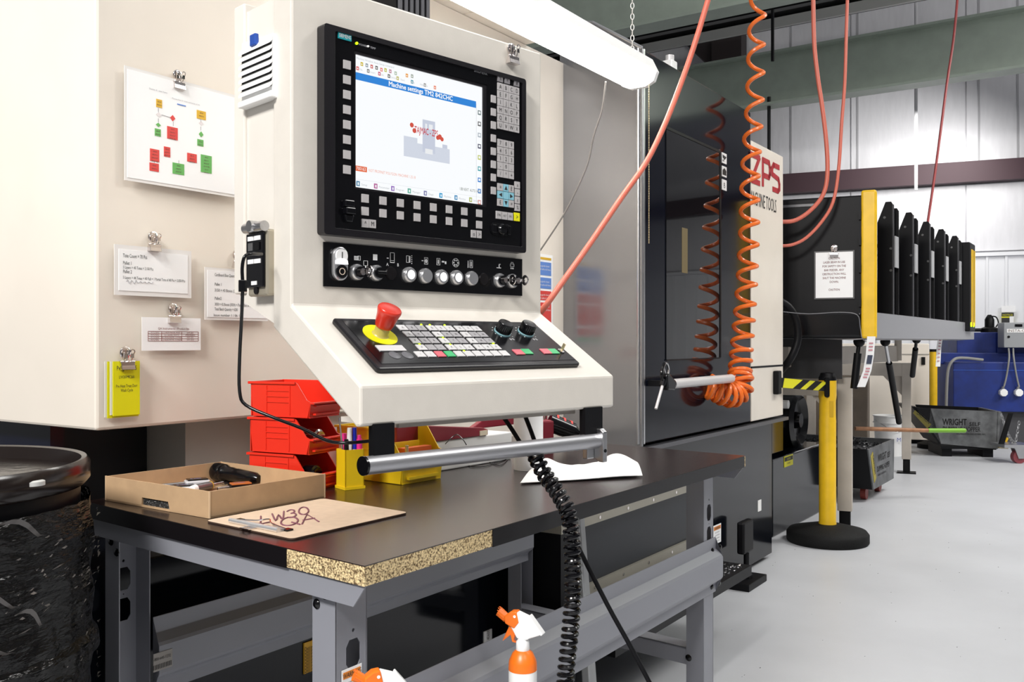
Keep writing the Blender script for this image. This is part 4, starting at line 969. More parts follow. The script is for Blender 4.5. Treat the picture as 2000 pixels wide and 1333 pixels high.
link('ring', MB().cyl(b, b+u_*.002, .0088, n=24), famb, th_, smooth=True)
link('spindle', MB().cyl(b, b+u_*.04, .0035, n=16), steel, th_, smooth=True)
pc_ = gk(437, 945, .006)
mb = MB()
for k in range(500):
    x = random.gauss(0, .018); y = random.gauss(0, .013); h = .006*math.exp(-(x*x+y*y)/.0006); p = Vector((pc_.x+x, pc_.y+y, K.o.z+.0045+random.random()*h)); r = random.uniform(.0008, .002)
    mb.add([p, p+Vector((r, 0, r*.4)), p+Vector((0, r, r))], [(0, 1, 2)])
mb.open = True
o = tag(link('metal_chips', mb, mat('chip_dark', (.05, .04, .04), .3, .5)), 'small heap of dark metal chips in the cardboard tray', 'chips'); o['kind'] = 'stuff'
o = tag(link('paper_slip', MB(K).box(.01, .14, .02, .2, .0042, .0048), paper), 'white paper slip lining the cardboard tray', 'paper')
# clipboard
clipst = mat('clip_steel', (.75, .75, .76), .32, .7)
cz = TZ+.0005; A_ = onb(402, 1021, cz); B_ = onb(570, 1057, cz); C_ = onb(802, 1006, cz); D_ = onb(632, 977.5, cz)
X_ = (D_-A_); Y_ = X_.cross(Vector((0, 0, -1))).normalized(); X_ = X_.normalized(); Lc = ((D_-A_).length+(C_-B_).length)/2; Wc = (B_-A_).length
Q = Fr(B_*.5+A_*.5-Vector(), X_, (A_-B_).normalized()); 
cb_ = thing('clipboard', 'brown fibreboard clipboard lettered LW30 QA lying in front of the cardboard tray', 'clipboard', Q.w((Lc/2, 0, 0)))
link('board', MB(Q).prism(rrect(0, Lc, -Wc/2, Wc/2, .010), 0, .0032, 'z'), cardl, cb_)
link('board_edge', MB(Q).plate(rrect(-.0004, Lc+.0004, -Wc/2-.0004, Wc/2+.0004, .010), [rrect(.0004, Lc-.0004, -Wc/2+.0004, Wc/2-.0004, .010)], .0002, .0026, 'z'), mat('board_edge_dark', (.05, .025, .015), .7), cb_)
def qp(px, py): return Q.pz(px, py, .0036)
marker = mat('marker_purple', (.20, .07, .10), .6)
a = qp(506, 1026); b = qp(610, 1003)
def hand(segs, o, ex, ey, w=.0028):
    mb = MB(Q)
    for st_ in segs:
        pts = [(o[0]+ex[0]*u+ey[0]*v, o[1]+ex[1]*u+ey[1]*v, .0036) for u, v in st_]
        if len(pts) > 4: mb.tube(pts, w*.6, 5, 3)
        else: mb.tube(pts, w*.6, 5, 1)
    return mb
def arc(cx, cy, rx, ry, a0=0, a1=360, n=14): return [(cx+rx*math.cos(math.radians(a0+(a1-a0)*k/n)), cy+ry*math.sin(math.radians(a0+(a1-a0)*k/n))) for k in range(n+1)]
ex = ((b[0]-a[0])/4, (b[1]-a[1])/4); tp = qp(560, 1006); bt = qp(563, 1021); ey = ((tp[0]-bt[0]), (tp[1]-bt[1]))
link('lettering', hand([[(0.15, 1), (0.1, 0), (.8, 0)], [(1, 1), (1.2, 0), (1.45, .7), (1.7, 0), (1.9, 1)], arc(2.4, .75, .3, .25, 150, -80)+arc(2.4, .25, .35, .27, 90, -150), arc(3.4, .5, .38, .5)], a, ex, ey), marker, cb_)
a2 = qp(548, 1031); b2 = qp(622, 1018); ex2 = ((b2[0]-a2[0])/2, (b2[1]-a2[1])/2)
link('lettering', hand([arc(.5, .5, .45, .5), [(.6, .35), (1.0, -.1)], [(1.1, -.1), (1.5, 1), (2.0, -.15)], [(1.2, .35), (1.85, .35)]], a2, ex2, ey), marker, cb_)
c0 = Q.l(onb(441, 1020, cz)); c1 = Q.l(onb(528, 1040, cz))
ya_, yb_2 = Wc*.28, -Wc*.28
mb = MB(Q); mb.cyl((.014, ya_, .007), (.014, yb_2, .007), .0042, n=20); link('clip_roll', mb, clipst, cb_, smooth=True)
mb = MB(Q); mb.hexa([(.014, yb_2, .003), (.014, ya_, .003), (.032, ya_*.98, .0040), (.032, yb_2*.98, .0040)], [(.014, yb_2, .010), (.014, ya_, .010), (.033, ya_*.98, .0058), (.033, yb_2*.98, .0058)]); link('clip_plate', mb, clipst, cb_)
mb = MB(Q); mb.tube([(.032, ya_*.95, .006), (.036, ya_*.3, .009), (.046, 0, .012), (.036, yb_2*.3, .009), (.032, yb_2*.95, .006)], .0012, 6); link('clip_wire', mb, chrome, cb_, smooth=True)
for yy in (ya_, yb_2): link('clip_corner', MB(Q).box(.026, .040, yy-.007, yy+.007, .0034, .0065), blackg, cb_, bevel=.001)
link('hanger', MB(Q).plate([(-.006, -.012), (.012, -.012), (.012, .012), (-.006, .012)], [circ(0.001, 0, .005, 12)], .0035, .005, 'z'), chrome, cb_)
# stack bins
def make_bin(w, l, h, m, name='storage_bin', lip=.45, t=.0022):
    r = thing(name, '', 'bin', (0, 0, 0)); F = W      # open front at y=0, back at y=l, floor z=0
    mb = MB(); mb.box(.004, w-.004, .004, l-.003, 0, .0025); link('bottom', mb, m, r)
    pf = [(0.004, 0.001), (l-.004, 0.001), (l, h), (l*.28, h), (l*.22, h*.97), (0.001, h*lip), (-.004, h*lip-.001)]
    pf = [(.008, .001), (l-.006, .001), (l, h*.86), (l, h), (l*.26, h), (l*.22, h*.97), (l*.06, h*lip+.004), (0, h*lip)]
    for xx in (0, w-t):
        s_ = link('side_wall', MB().prism(pf, xx, xx+t, 'x'), m, r)
        sg = -1 if xx == 0 else 1; xo = xx if xx == 0 else xx+t
        a, b = (xo-.0016, xo) if sg < 0 else (xo, xo+.0016)
        for ya, yb in ((l*.33, l*.35), (l*.72, l*.74)): link('rib', MB().box(a, b, ya, yb, .006, h*.9), m, s_)
        for zz in (h*.42, h*.58, h*.74): link('rib', MB().box(a, b, l*.35, l*.72, zz, zz+.0016), m, s_)
        link('rim', MB().box(a-.002 if sg < 0 else a, b if sg < 0 else b+.002, l*.24, l+.004, h-.004, h+.0005), m, s_)
    link('back_wall', MB().box(0, w, l-t, l, .001, h), m, r); link('back_rim', MB().box(-.003, w+.003, l-.002, l+.006, h-.005, h), m, r)
    link('front_wall', MB().hexa([(.003, .006, .001), (w-.003, .006, .001), (w-.003, .009, .001), (.003, .009, .001)], [(0, -.001, h*lip), (w, -.001, h*lip), (w, .002, h*lip), (0, .002, h*lip)]), m, r)
    link('front_lip', MB().box(-.001, w+.001, -.010, .001, h*lip-.004, h*lip), m, r, bevel=.001)
    link('label_slot', MB().box(w*.12, w*.88, -.004, .004, h*.08, h*.13), m, r)
    link('label_slot', MB().box(w*.12, w*.88, -.005, .002, h*.32, h*.36), m, r)
    return r
fc = onb(597, 968); 
bw = Vector((.443, .896, 0)).normalized(); bb = Vector((-.896, .443, 0)).normalized()
BO = Vector((-.4208, 1.875, TZ))+bw*.012
bins = []
pos = [('red storage bin at the bottom of the three bin stack', 0), ('red storage bin in the middle of the three bin stack', 1), ('red storage bin on top of the three bin stack', 2)]
b0 = make_bin(.105, .158, .0735, redp)
for i, (lab, k) in enumerate(pos):
    r = b0 if i == 0 else copy_tree(b0)
    place(r, Fr(BO+Vector((0, 0, .0005+k*.0752))-bb*(.002*k), bw, bb)); r['label'] = lab; r['group'] = 'red stacking bins'; bins.append(r)
FB = Fr(BO, bw, bb)
link('paper_label', MB(FB).box(.035, .07, -.0045, -.003, .012, .026), paper, None) if False else None
for k, (z_, x_) in enumerate(((.0752+.030, .055), (.030, .045))):
    mb = MB(FB); mb.lathe([(.0145, 0), (.0145, .004), (.019, .006), (.019, .03), (.014, .034), (.014, .075), (.001, .075), (.001, .01), (.0105, .008), (.0105, 0)], (x_, .012, z_), 24, 'y')
    tag(link('tool_holder', mb, chrome if k == 0 else blackg, smooth=True), ['polished ring ended tool holder lying in the middle red bin', 'dark hollow tool holder lying in the bottom red bin'][k], 'tool holder')
# yellow bin
nb = onb(787, 949.5); rb = onb(861, 936.5); yw = (rb-nb); wid = yw.length+.008; yw.normalize(); ybk_ = Vector((-yw.y, yw.x, 0))
yb0 = make_bin(wid, .21, .118, yellowp, lip=.55)
place(yb0, Fr(nb+Vector((0, 0, .0005)), yw, ybk_)); yb0['label'] = 'large yellow storage bin behind the console hand rail'
FY = Fr(nb+Vector((0, 0, .0005)), yw, ybk_)
tg_ = thing('bin_divider', 'small yellow divider bin with orange parts inside the big yellow bin', 'divider', FY.w((.06, .07, .004)))
link('wall', MB(FY).box(.012, wid-.02, .055, .058, .004, .085), yellowp, tg_)
o = tag(link('orange_strip', MB(FY).box(.03, wid-.012, .025, .045, .004, .074), mat('dull_orange', (.62, .12, .03), .5)), 'orange strip standing in the front of the yellow bin', 'strip')
tag(link('brass_pin', MB(FY).cyl((.03, .018, .004), (.03, .018, .082), .004, n=12), mat('brass', (.6, .5, .3), .3, .8), smooth=True), 'brass pin standing in the yellow bin', 'pin')
link('label', MB(FY).box(-.0055, -.0040, .155, .195, .080, .100), paper, yb0) if False else None
# pen holder with pens
pb = onb(693, 957); pu = Vector((.80, .60, 0)).normalized(); pv = Vector((-pu.y, pu.x, 0)); PF = Fr(pb, pu, pv)
pxw = .043
ph = thing('pen_holder', 'yellow square pen holder in front of the red bins', 'pen holder', pb)
mb = MB(PF); 
for a in ((-pxw/2, pxw/2, 0, .002), (-pxw/2, pxw/2, pxw-.002, pxw), (-pxw/2, -pxw/2+.002, 0, pxw), (pxw/2-.002, pxw/2, 0, pxw)):
    link('wall', MB(PF).box(a[0], a[1], a[2], a[3], .0005, .083), yellowp, ph)
link('base', MB(PF).box(-pxw/2-.002, pxw/2+.002, -.002, pxw+.002, .0003, .006), yellowp, ph)
def pen(name, lab, x, y, m, r, h, lean=(0, 0), capm=None, capr=None, caph=.03):
    F = PF; a = Vector((x, y, .007)); b = Vector((x+lean[0], y+lean[1], h)); t_ = thing(name, lab, name.split('_')[-1], F.w(a))
    u = (b-a).normalized(); c = b-u*caph
    link('barrel', MB(F).cyl(a, c, r, n=16), m, t_, smooth=True)
    link('cap', MB(F).cyl(c, b, capr or r*1.08, (capr or r)*.85, n=16), capm or m, t_, smooth=True)
blue = mat('pen_blue', (.01, .02, .45), .35); pink = mat('pen_pink', (.9, .03, .30), .4)
pen('whiteboard_marker', 'white marker with black band in the yellow pen holder', -.006, .012, white, .0055, .128, capm=white)
pen('felt_marker', 'blue capped marker in the yellow pen holder', .0055, .012, white, .005, .128, capm=blue, caph=.045)
pen('pink_highlighter', 'bright pink highlighter in the yellow pen holder', .0145, .008, pink, .0065, .112, capm=pink, capr=.0045, caph=.008)
pen('black_marker', 'black pen leaning in the yellow pen holder', -.0135, .010, black, .0045, .105, (-.002, -.001), capm=black)
pen('silver_scriber', 'thin silver scriber leaning left in the yellow pen holder', -.010, .020, steel, .0022, .15, (-.016, 0), caph=.04, capr=.0020)
pen('pink_marker', 'second pink marker half hidden behind the white marker', -.008, .032, pink, .0055, .115, capm=pink)
# leaning note cards behind the holder
pa_ = onb(661, 948)
NF = Fr((pa_.x-.005, pa_.y+.055, TZ+.001), (.75, .66, 0), (-.66, .75, 0))
o = tag(link('note_pad', MB(NF).hexa([(-.02, 0, 0), (.035, 0, 0), (.035, .012, 0), (-.02, .012, 0)], [(-.02, .03, .10), (.035, .03, .10), (.035, .042, .10), (-.02, .042, .10)]), mat('pale_pink_paper', (.75, .55, .55), .6)), 'pale pink note pad leaning behind the yellow pen holder', 'note pad')
# white box with maroon case behind
p_ = onb(865, 921); q_ = onb(1001, 898); u_ = (q_-p_).normalized(); v_ = Vector((-u_.y, u_.x, 0)); WB_ = Fr(p_, u_, v_); Lw = (q_-p_).length
o = tag(link('white_carton', MB(WB_).box(-.05, Lw-.002, 0, .16, .0005, .072), white, bevel=.003), 'low white carton on the bench under the maroon case', 'carton')
mc = thing('maroon_case', 'open maroon plastic tool case behind the yellow bin', 'case', WB_.w((Lw/2, .05, .073)))
MF = Fr(WB_.w((0, 0, .0725)), u_, v_)
x0, z0 = MF.py(760, 830, .02); x1, z1 = MF.py(951, 850, .0)
link('tray_wall', MB(MF).prism([(x0, .0), (x1, .0), (x1, .014), (x1-.02, .02), (x0, .05)], -.004, .004), maroon, mc, bevel=.002)
link('tray_floor', MB(MF).box(x0, x1, .004, .15, 0, .004), maroon, mc)
link('latch', MB(MF).box(x1-.035, x1-.006, -.0065, -.004, .001, .013), mat('latch_cream', (.75, .65, .5), .5), mc)
xa, za = MF.py(940, 856, .12); xb, zb = MF.py(1070, 820, .12)
link('lid', MB(MF).prism([(xa-.05, .0), (xb, .0), (xb, .060), (xa+.02, .060), (xa, .02)], .12, .135), maroon, mc, bevel=.003)
# paper towel roll
rp = onb(1032, 918)
tr = thing('paper_towel_roll', 'upright white paper towel roll on the bench under the console', 'paper towel', rp)
link('paper', MB(Fr(rp, (1, 0, 0), (0, 1, 0))).lathe([(.017, .0005), (.0355, .0005), (.0355, .16), (.017, .16)], (0, 0, 0), 32), paper, tr, smooth=True)
link('core', MB(Fr(rp, (1, 0, 0), (0, 1, 0))).lathe([(.015, .0005), (.017, .0005), (.017, .158), (.015, .158)], (0, 0, 0), 24), card, tr, smooth=True)
# crumpled white wipe
def wipe():
    mb = MB(); nx, ny = 40, 14
    e0 = onb(1016, 948); e1 = onb(1255, 934); f0 = onb(1045, 915); f1 = onb(1235, 905)
    g = []
    for i in range(nx+1):
        s = i/nx
        for j in range(ny+1):
            t_ = j/ny
            p = (e0*(1-s)+e1*s)*(1-t_)+(f0*(1-s)+f1*s)*t_
            h = .002+.030*math.exp(-((s-.80)/.22)**2)*math.sin(PI*min(1, t_*1.05+.02))*1.2+.018*math.exp(-((s-.1)/.10)**2)*(t_)+.003*math.sin(14*s+5*t_)*t_
            g.append((p.x, p.y, TZ+.001+abs(h)))
    n = len(g); vs = g+[(x, y, z+.0012) for x, y, z in g]; fs = []
    for i in range(nx):
        for j in range(ny):
            a = i*(ny+1)+j; q = (a, a+ny+1, a+ny+2, a+1); fs.append(q); fs.append(tuple(k+n for k in q[::-1]))
    mb.add(vs, fs); return mb
wp = wipe(); wp.open = True
tag(link('paper_wipe', wp, mat('wipe_white', (.95, .95, .95), .8, bump=.2, bscale=300), smooth=True), 'crumpled white paper wipe on the bench near its far end', 'paper wipe')
# cordless tool lying at the back
ct_ = at(1062, 868, 2.62); ct_.z = TZ+.001
CT = Fr(ct_, (.94, .34, 0), (-.34, .94, 0))
tl = thing('cordless_tool', 'red and black cordless tool lying behind the paper towel roll', 'power tool', ct_)
link('battery', MB(CT).box(-.03, .02, -.03, .03, 0, .085), maroon, tl, bevel=.005)
mb = MB(CT); mb.cyl((.015, 0, .078), (.085, -.015, .050), .028, .024, n=20); mb.cyl((.085, -.015, .050), (.10, -.018, .044), .02, .012, n=20); link('body', mb, blackg, tl, smooth=True)
mb = MB(CT)
for k in range(3): mb.cyl((.03+k*.02, -.004*k, .073-k*.008), (.036+k*.02, -.004*k-.001, .071-k*.008), .0285-.001*k, n=20)
link('red_bands', mb, fred, tl, smooth=True)
mb = MB(CT); mb.tube([(0, 0, .085), (.01, 0, .105), (.03, 0, .11), (.045, 0, .095)], .003); link('hang_loop', mb, chrome, tl, smooth=True)
# thin cables behind the rail on the bench
for k, (P_, lab) in enumerate([([(912, 902), (918, 912), (945, 912), (965, 906), (990, 898)], 'thin black wire lying on the bench below the white carton, nearer one'), ([(946, 894), (955, 903), (975, 910), (988, 902), (994, 893)], 'thin black wire looped on the bench below the white carton, right one')]):
    tag(link('thin_wire', MB().tube([onb(a, b, TZ+.002) for a, b in P_], .0012, 6), blackg, smooth=True), lab, 'wire')
tag(link('thin_wire', MB().tube([at(870, 868, 2.16), at(880, 858, 2.2), at(892, 850, 2.21), at(903, 858, 2.2), at(911, 870, 2.18)], .0012, 6), blackg, smooth=True), 'thin black wire arching over the maroon case', 'wire')
# ================================================================ cords of the console
tag(link('usb_cable', MB().tube([at(511, 497, 1.535), at(492, 497, 1.50), at(478, 502, 1.49), at(473, 525, 1.49), at(474, 560, 1.49), at(472, 620, 1.50), at(468, 700, 1.52), at(468, 765, 1.53), at(480, 792, 1.53), at(530, 815, 1.52), at(590, 838, 1.50), at(640, 862, 1.48), at(680, 866, 1.47), at(735, 861, 1.49)], .0028, 10), blackg, smooth=True), 'black usb cable drooping from the socket box past the red bins', 'cable')
u = thing('ferrite_bead', 'black ferrite bead clamped on the usb cable', 'ferrite', at(474, 571, 1.49))
link('shell', MB().cyl(at(474, 548, 1.49), at(474, 571, 1.49), .0072, n=8), blackg, u, bevel=.001)
# straight cord and coiled cord
tag(link('straight_cable', MB().tube([at(1025, 812, 1.76), at(1034, 835, 1.75), at(1046, 868, 1.72), at(1075, 950, 1.67), at(1120, 1050, 1.66), at(1185, 1180, 1.64), at(1240, 1280, 1.62), at(1300, 1400, 1.60), at(1345, 1520, 1.62), at(1400, 1700, 1.70), at(1450, 1880, 1.80)], .0042, 10), blackm, smooth=True), 'straight black cable running from the console down across the bench front', 'cable')
def coil(path, r, R, turns, name, m, fn=None, n=8, sub=12, var=None):
    # helix around a path
    P_ = [Vector(p) for p in path]; seg = [0]
    for a, b in zip(P_, P_[1:]): seg.append(seg[-1]+(b-a).length)
    def pos(t):
        q = [P_[0]]+P_+[P_[-1]]
        L = t*seg[-1]; i = 0
        while i < len(P_)-2 and seg[i+1] < L: i += 1
        f = (L-seg[i])/max(1e-9, seg[i+1]-seg[i]); a, b, c, d = q[i], q[i+1], q[i+2], q[i+3]
        p = 0.5*((2*b)+(c-a)*f+(2*a-5*b+4*c-d)*f*f+(3*b-a-3*c+d)*f**3); return p
    pts = []; N = int(turns*sub); up = None
    for k in range(N+1):
        t = k/N; tt_ = fn(t) if fn else t; p = pos(tt_); d = (pos(min(1, tt_+.004))-pos(max(0, tt_-.004))).normalized()
        a = d.orthogonal().normalized() if up is None else (up-d*up.dot(d)).normalized(); up = a; b = d.cross(a); ang = 2*PI*k/sub
        RR = R*(var(t) if var else 1)
        pts.append(p+a*math.cos(ang)*RR+b*math.sin(ang)*RR)
    return MB().tube(pts, r, n, 1)
tag(link('coiled_cord', coil([at(1046, 893, 1.66), at(1062, 925, 1.645), at(1090, 965, 1.62), at(1112, 1010, 1.60), at(1118, 1080, 1.59), at(1119, 1150, 1.585), at(1114, 1230, 1.58), at(1104, 1330, 1.575), at(1100, 1420, 1.57), at(1110, 1650, 1.6), at(1120, 1990, 1.65)], .0040, .0118, 82, 'c', blackg, n=8, sub=14), blackg, smooth=True), 'thick black coiled cord hanging over the front edge of the bench', 'cord')
tag(link('cord_lead', MB().tube([at(985, 818, 1.74), at(1000, 840, 1.73), at(1020, 872, 1.72), at(1033, 890, 1.70), at(1045, 897, 1.665), at(1052, 893, 1.66)], .0042, 10), blackm, smooth=True), 'short straight lead joining the coiled cord to the console', 'cord')
# ================================================================ spray bottles hooked on the stretcher
def make_spray():
    r = thing('spray_bottle', '', 'spray bottle', (0, 0, 0)); og = mat('spray_orange', (.85, .17, .01), .35)
    link('bottle', MB().lathe([(.001, 0), (.030, 0), (.034, .004), (.034, .115), (.032, .13), (.024, .147), (.0145, .155), (.0145, .158), (.001, .158)], (0, 0, 0), 32), white, r, smooth=True)
    link('shoulder', MB().lathe([(.0345, .108), (.0338, .125), (.0325, .131), (.0245, .148), (.016, .1555), (.015, .150)], (0, 0, 0), 32), og, r, smooth=True)
    link('collar', MB().lathe([(.0155, .154), (.0165, .156), (.016, .175), (.012, .180), (.010, .19), (.001, .19)], (0, 0, 0), 24), white, r, smooth=True)
    # head: nozzle points to -x
    link('head', MB().prism([(-.030, .213), (-.012, .183), (.012, .181), (.020, .186), (.045, .196), (.050, .200), (.042, .208), (.020, .236), (-.010, .246), (-.026, .238)], -.010, .010), white, r, bevel=.003)
    link('head_ridge', MB().hexa([(.016, -.011, .238), (.050, -.011, .196), (.050, .011, .196), (.016, .011, .238)], [(.020, -.011, .242), (.055, -.011, .200), (.055, .011, .200), (.020, .011, .242)]), white, r, bevel=.002)
    link('nozzle_body', MB().prism([(-.042, .216), (-.018, .206), (-.006, .222), (-.012, .248), (-.028, .246), (-.044, .234)], -.0125, .0125), og, r, bevel=.003)
    mb = MB(); mb.cyl((-.040, 0, .226), (-.062, 0, .240), .010, .012, n=14)
    for k in range(12):
        a = k*PI/6; mb.cyl((-.046, .0105*math.cos(a), .228+.0105*math.sin(a)), (-.062, .0118*math.cos(a), .240+.0118*math.sin(a)), .0012, n=5)
    link('nozzle', mb, og, r)
    link('trigger', MB().prism([(-.030, .216), (-.018, .212), (-.016, .196), (-.022, .176), (-.016, .170), (-.026, .172), (-.030, .188), (-.044, .176), (-.052, .170), (-.040, .196)], -.006, .006), og, r, bevel=.002)
    for yy in (-.0135, .0135): link('pivot', MB().cyl((-.016, yy-.0005*(1 if yy > 0 else -1), .236), (-.016, yy, .236), .0035, n=12), white, r)
    return r
sb = make_spray(); p = at(1021, 1333, 1.55)
hd = Vector((.92, -.39, 0)).normalized()
place(sb, Fr((p.x, p.y, .592), hd, Vector((-hd.y, hd.x, 0))), s=.70); sb['label'] = 'orange and white spray bottle hooked on the bench stretcher, its whole head showing'
sb2 = copy_tree(sb); p = at(753, 1333, 1.26); hd = Vector((.95, .30, 0)).normalized()
place(sb2, Fr((p.x, p.y, .604), hd, Vector((-hd.y, hd.x, 0))), s=.68); sb2['label'] = 'spray bottle cut off at the picture bottom beside the near bench leg'
for s in (sb, sb2): s['group'] = 'spray bottles on the stretcher'
# ================================================================ wrapped drum
dr = Vector((-.955, 1.44, 0)); DF = Fr(dr, (1, 0, 0), (0, 1, 0))
dm = thing('steel_drum', 'black drum wrapped in torn stretch film left of the bench', 'drum', dr)
wrapm = mat('stretch_film', (.003, .003, .003), .2, spec=.35, bump=1.0, bscale=16, stretch=(1, 1, 3.5), col2=(.004, .004, .004), nscale=25)
N_ = 96; mb = MB(DF); prof_ = [(.262, .14), (.268, .2), (.262, .4), (.270, .45), (.262, .5), (.264, .70), (.272, .74), (.264, .78), (.262, .97)]
vs = []; rows = 120
for j in range(rows+1):
    z = .14+(.965-.14)*j/rows
    for i in range(N_):
        a = 2*PI*i/N_; R = .272+.0015*math.sin(9*a+z*40)+.0015*math.sin(z*70+2*math.sin(3*a))+.0035*math.sin(23*a+50*z+3*math.sin(5*a))*math.sin(z*31+4*a)+random.uniform(-.0012, .0012)
        if abs(z-.72) < .02 or abs(z-.43) < .02: R += .006
        vs.append((R*math.cos(a), R*math.sin(a), z))
fs_ = [(j*N_+i, j*N_+(i+1) % N_, (j+1)*N_+(i+1) % N_, (j+1)*N_+i) for j in range(rows) for i in range(N_)]
mb.add(vs, fs_); mb.open = True; link('film_wrap', mb, wrapm, dm, smooth=True)
link('body', MB(DF).lathe([(.001, .13), (.255, .13), (.255, 1.0), (.001, 1.0)], (0, 0, 0), 64), blackm, dm, smooth=True)
link('rim', MB(DF).lathe([(.252, .985), (.262, .985), (.270, .995), (.270, 1.020), (.264, 1.028), (.256, 1.026), (.252, 1.005)], (0, 0, 0), 96), mat('rim_brown', (.012, .008, .007), .2), dm, smooth=True)
link('lid', MB(DF).lathe([(.001, .998), (.254, .998), (.254, 1.004), (.20, 1.004), (.19, 1.007), (.001, 1.007)], (0, 0, 0), 64), mat('lid_black', (.008, .007, .007), .2, bump=.3, bscale=40), dm, smooth=True)
p = at(62, 931, 1.36); q = DF.l((p.x, p.y, 1.007))
link('bung', MB(DF).lathe([(.001, 0), (.018, 0), (.018, .006), (.014, .008), (.001, .008)], (q.x, q.y, 1.007), 24), mat('bung_white', (.5, .5, .48), .4), dm, smooth=True)
link('pallet', MB(DF).box(-.3, .25, -.28, .28, 0, .13), mat('pallet_wood', (.05, .035, .025), .8), dm)
# torn film scraps
random.seed(3); torn = mat('torn_film', (.22, .20, .18), .12)
mb = MB(DF)
for k in range(260):
    a = random.uniform(-1.3, .55); z = random.choice([random.uniform(.3, .95), random.gauss(.86, .02), random.gauss(.60, .1)]); L = random.uniform(.002, .014)*(2 if k % 9 == 0 else 1); R = .281
    p0 = Vector((R*math.cos(a), R*math.sin(a), z)); tang = Vector((-math.sin(a), math.cos(a), random.uniform(-.15, .5))); out = Vector((math.cos(a), math.sin(a), 0))*random.uniform(0, .006)
    mb.add([p0, p0+tang*L*.5+out+Vector((0, 0, .003)), p0+tang*L, p0+tang*L*.5-Vector((0, 0, random.uniform(.0004, .0022)))], [(0, 1, 2, 3)])
mb.open = True; o = link('film_scraps', mb, torn, dm); o['kind'] = 'stuff'
for px, py, L in ((118, 1030, .05), (88, 1195, .05), (15, 1290, .07), (185, 1215, .03)):
    yq = 1.2 if px < 100 else 1.28
    p = at(px, py, yq); a = math.atan2(p.y-dr.y, p.x-dr.x); R = .281
    mb = MB(DF); pts = []
    n_ = 7
    for j in range(n_+1):
        t_ = j/n_; aa = a+(t_-.5)*L/R*1.6; rr_ = R+.010*math.sin(PI*t_)
        pts.append((rr_*math.cos(aa), rr_*math.sin(aa), p.z+.012*math.sin(5*t_)*(.5+t_)-.01*t_))
    vs = pts+[(x*.985, y*.985, z-.008*math.sin(PI*(i/n_*.9+.05))) for i, (x, y, z) in enumerate(pts)]
    mb.add(vs, [(j, j+1, j+2+n_, j+1+n_) for j in range(n_)]); mb.open = True
    link('torn_flap', mb, mat('torn_film_clear', (.10, .09, .085), .12), dm, smooth=True)
# ================================================================ fluorescent batten hanging over the console
fe = Vector((.458, 3.30, 2.17)); TF = Fr(fe, DA, DB)
fx_ = thing('tube_light', 'glowing white fluorescent batten light hanging over the console', 'light fitting', TF.w((-.6, 0, 0)))
link('housing', MB(TF).prism([(-.075, .0), (-.05, .05), (.05, .05), (.075, .0)], -1.3, .0, 'x'), white, fx_)
lampm = mat('lamp_white', (1, .97, .92), .5, emit=13)
link('diffuser', MB(TF).prism([(-.072, -.002), (.072, -.002), (.06, -.03), (.03, -.045), (-.03, -.045), (-.06, -.03)], -1.28, -.02, 'x'), lampm, fx_)
for xx in (-1.30, -.02): link('end_cap', MB(TF).prism([(-.075, .0), (.075, .0), (.062, -.032), (.03, -.047), (-.03, -.047), (-.062, -.032)], xx, xx+.02, 'x'), white, fx_)
# chain with real links
cp = TF.w((-.06, 0, .05)); chn = thing('hanging_chain', 'pale link chain holding the far end of the batten light', 'chain', cp)
for k in range(46):
    F = Fr(cp+Vector((0, 0, .012+k*.019)), (1, 0, 0) if k % 2 else (0, 1, 0), (0, 1, 0) if k % 2 else (-1, 0, 0))
    link('chain_link', MB(F).tube([(.006*math.sin(a)*1.0, 0, .011*math.cos(a)) for a in [2*PI*j/12 for j in range(13)]], .0014, 6, 1), mat('chain_pale', (.7, .68, .65), .4, .3), chn)
bp0 = TF.w((-.03, -.05, -.04)); mb = MB(); L_ = (480-175)/FOC*3.28
pulls = thing('pull_cord', 'thin beaded brass pull cord hanging from the batten light', 'pull cord', bp0-Vector((0, 0, L_)))
for k in range(95): mb.sph(bp0-Vector((0, 0, .006*k)), .0022, 6, 4)
o = link('beads', mb, mat('bead_brass', (.45, .36, .2), .4, .5), pulls); o['kind'] = 'stuff'
tag(link('power_cord', MB().tube([at(1183, 160, 3.1), at(1176, 215, 3.15), at(1160, 265, 3.2), at(1148, 320, 3.25), at(1122, 380, 3.3), at(1098, 425, 3.35), at(1055, 490, 3.45), at(1035, 515, 3.55), at(1025, 540, 3.66)], .0032, 8), mat('cord_grey', (.22, .21, .2), .5), smooth=True), 'thin grey cord curving down from the batten light behind the console', 'cord')
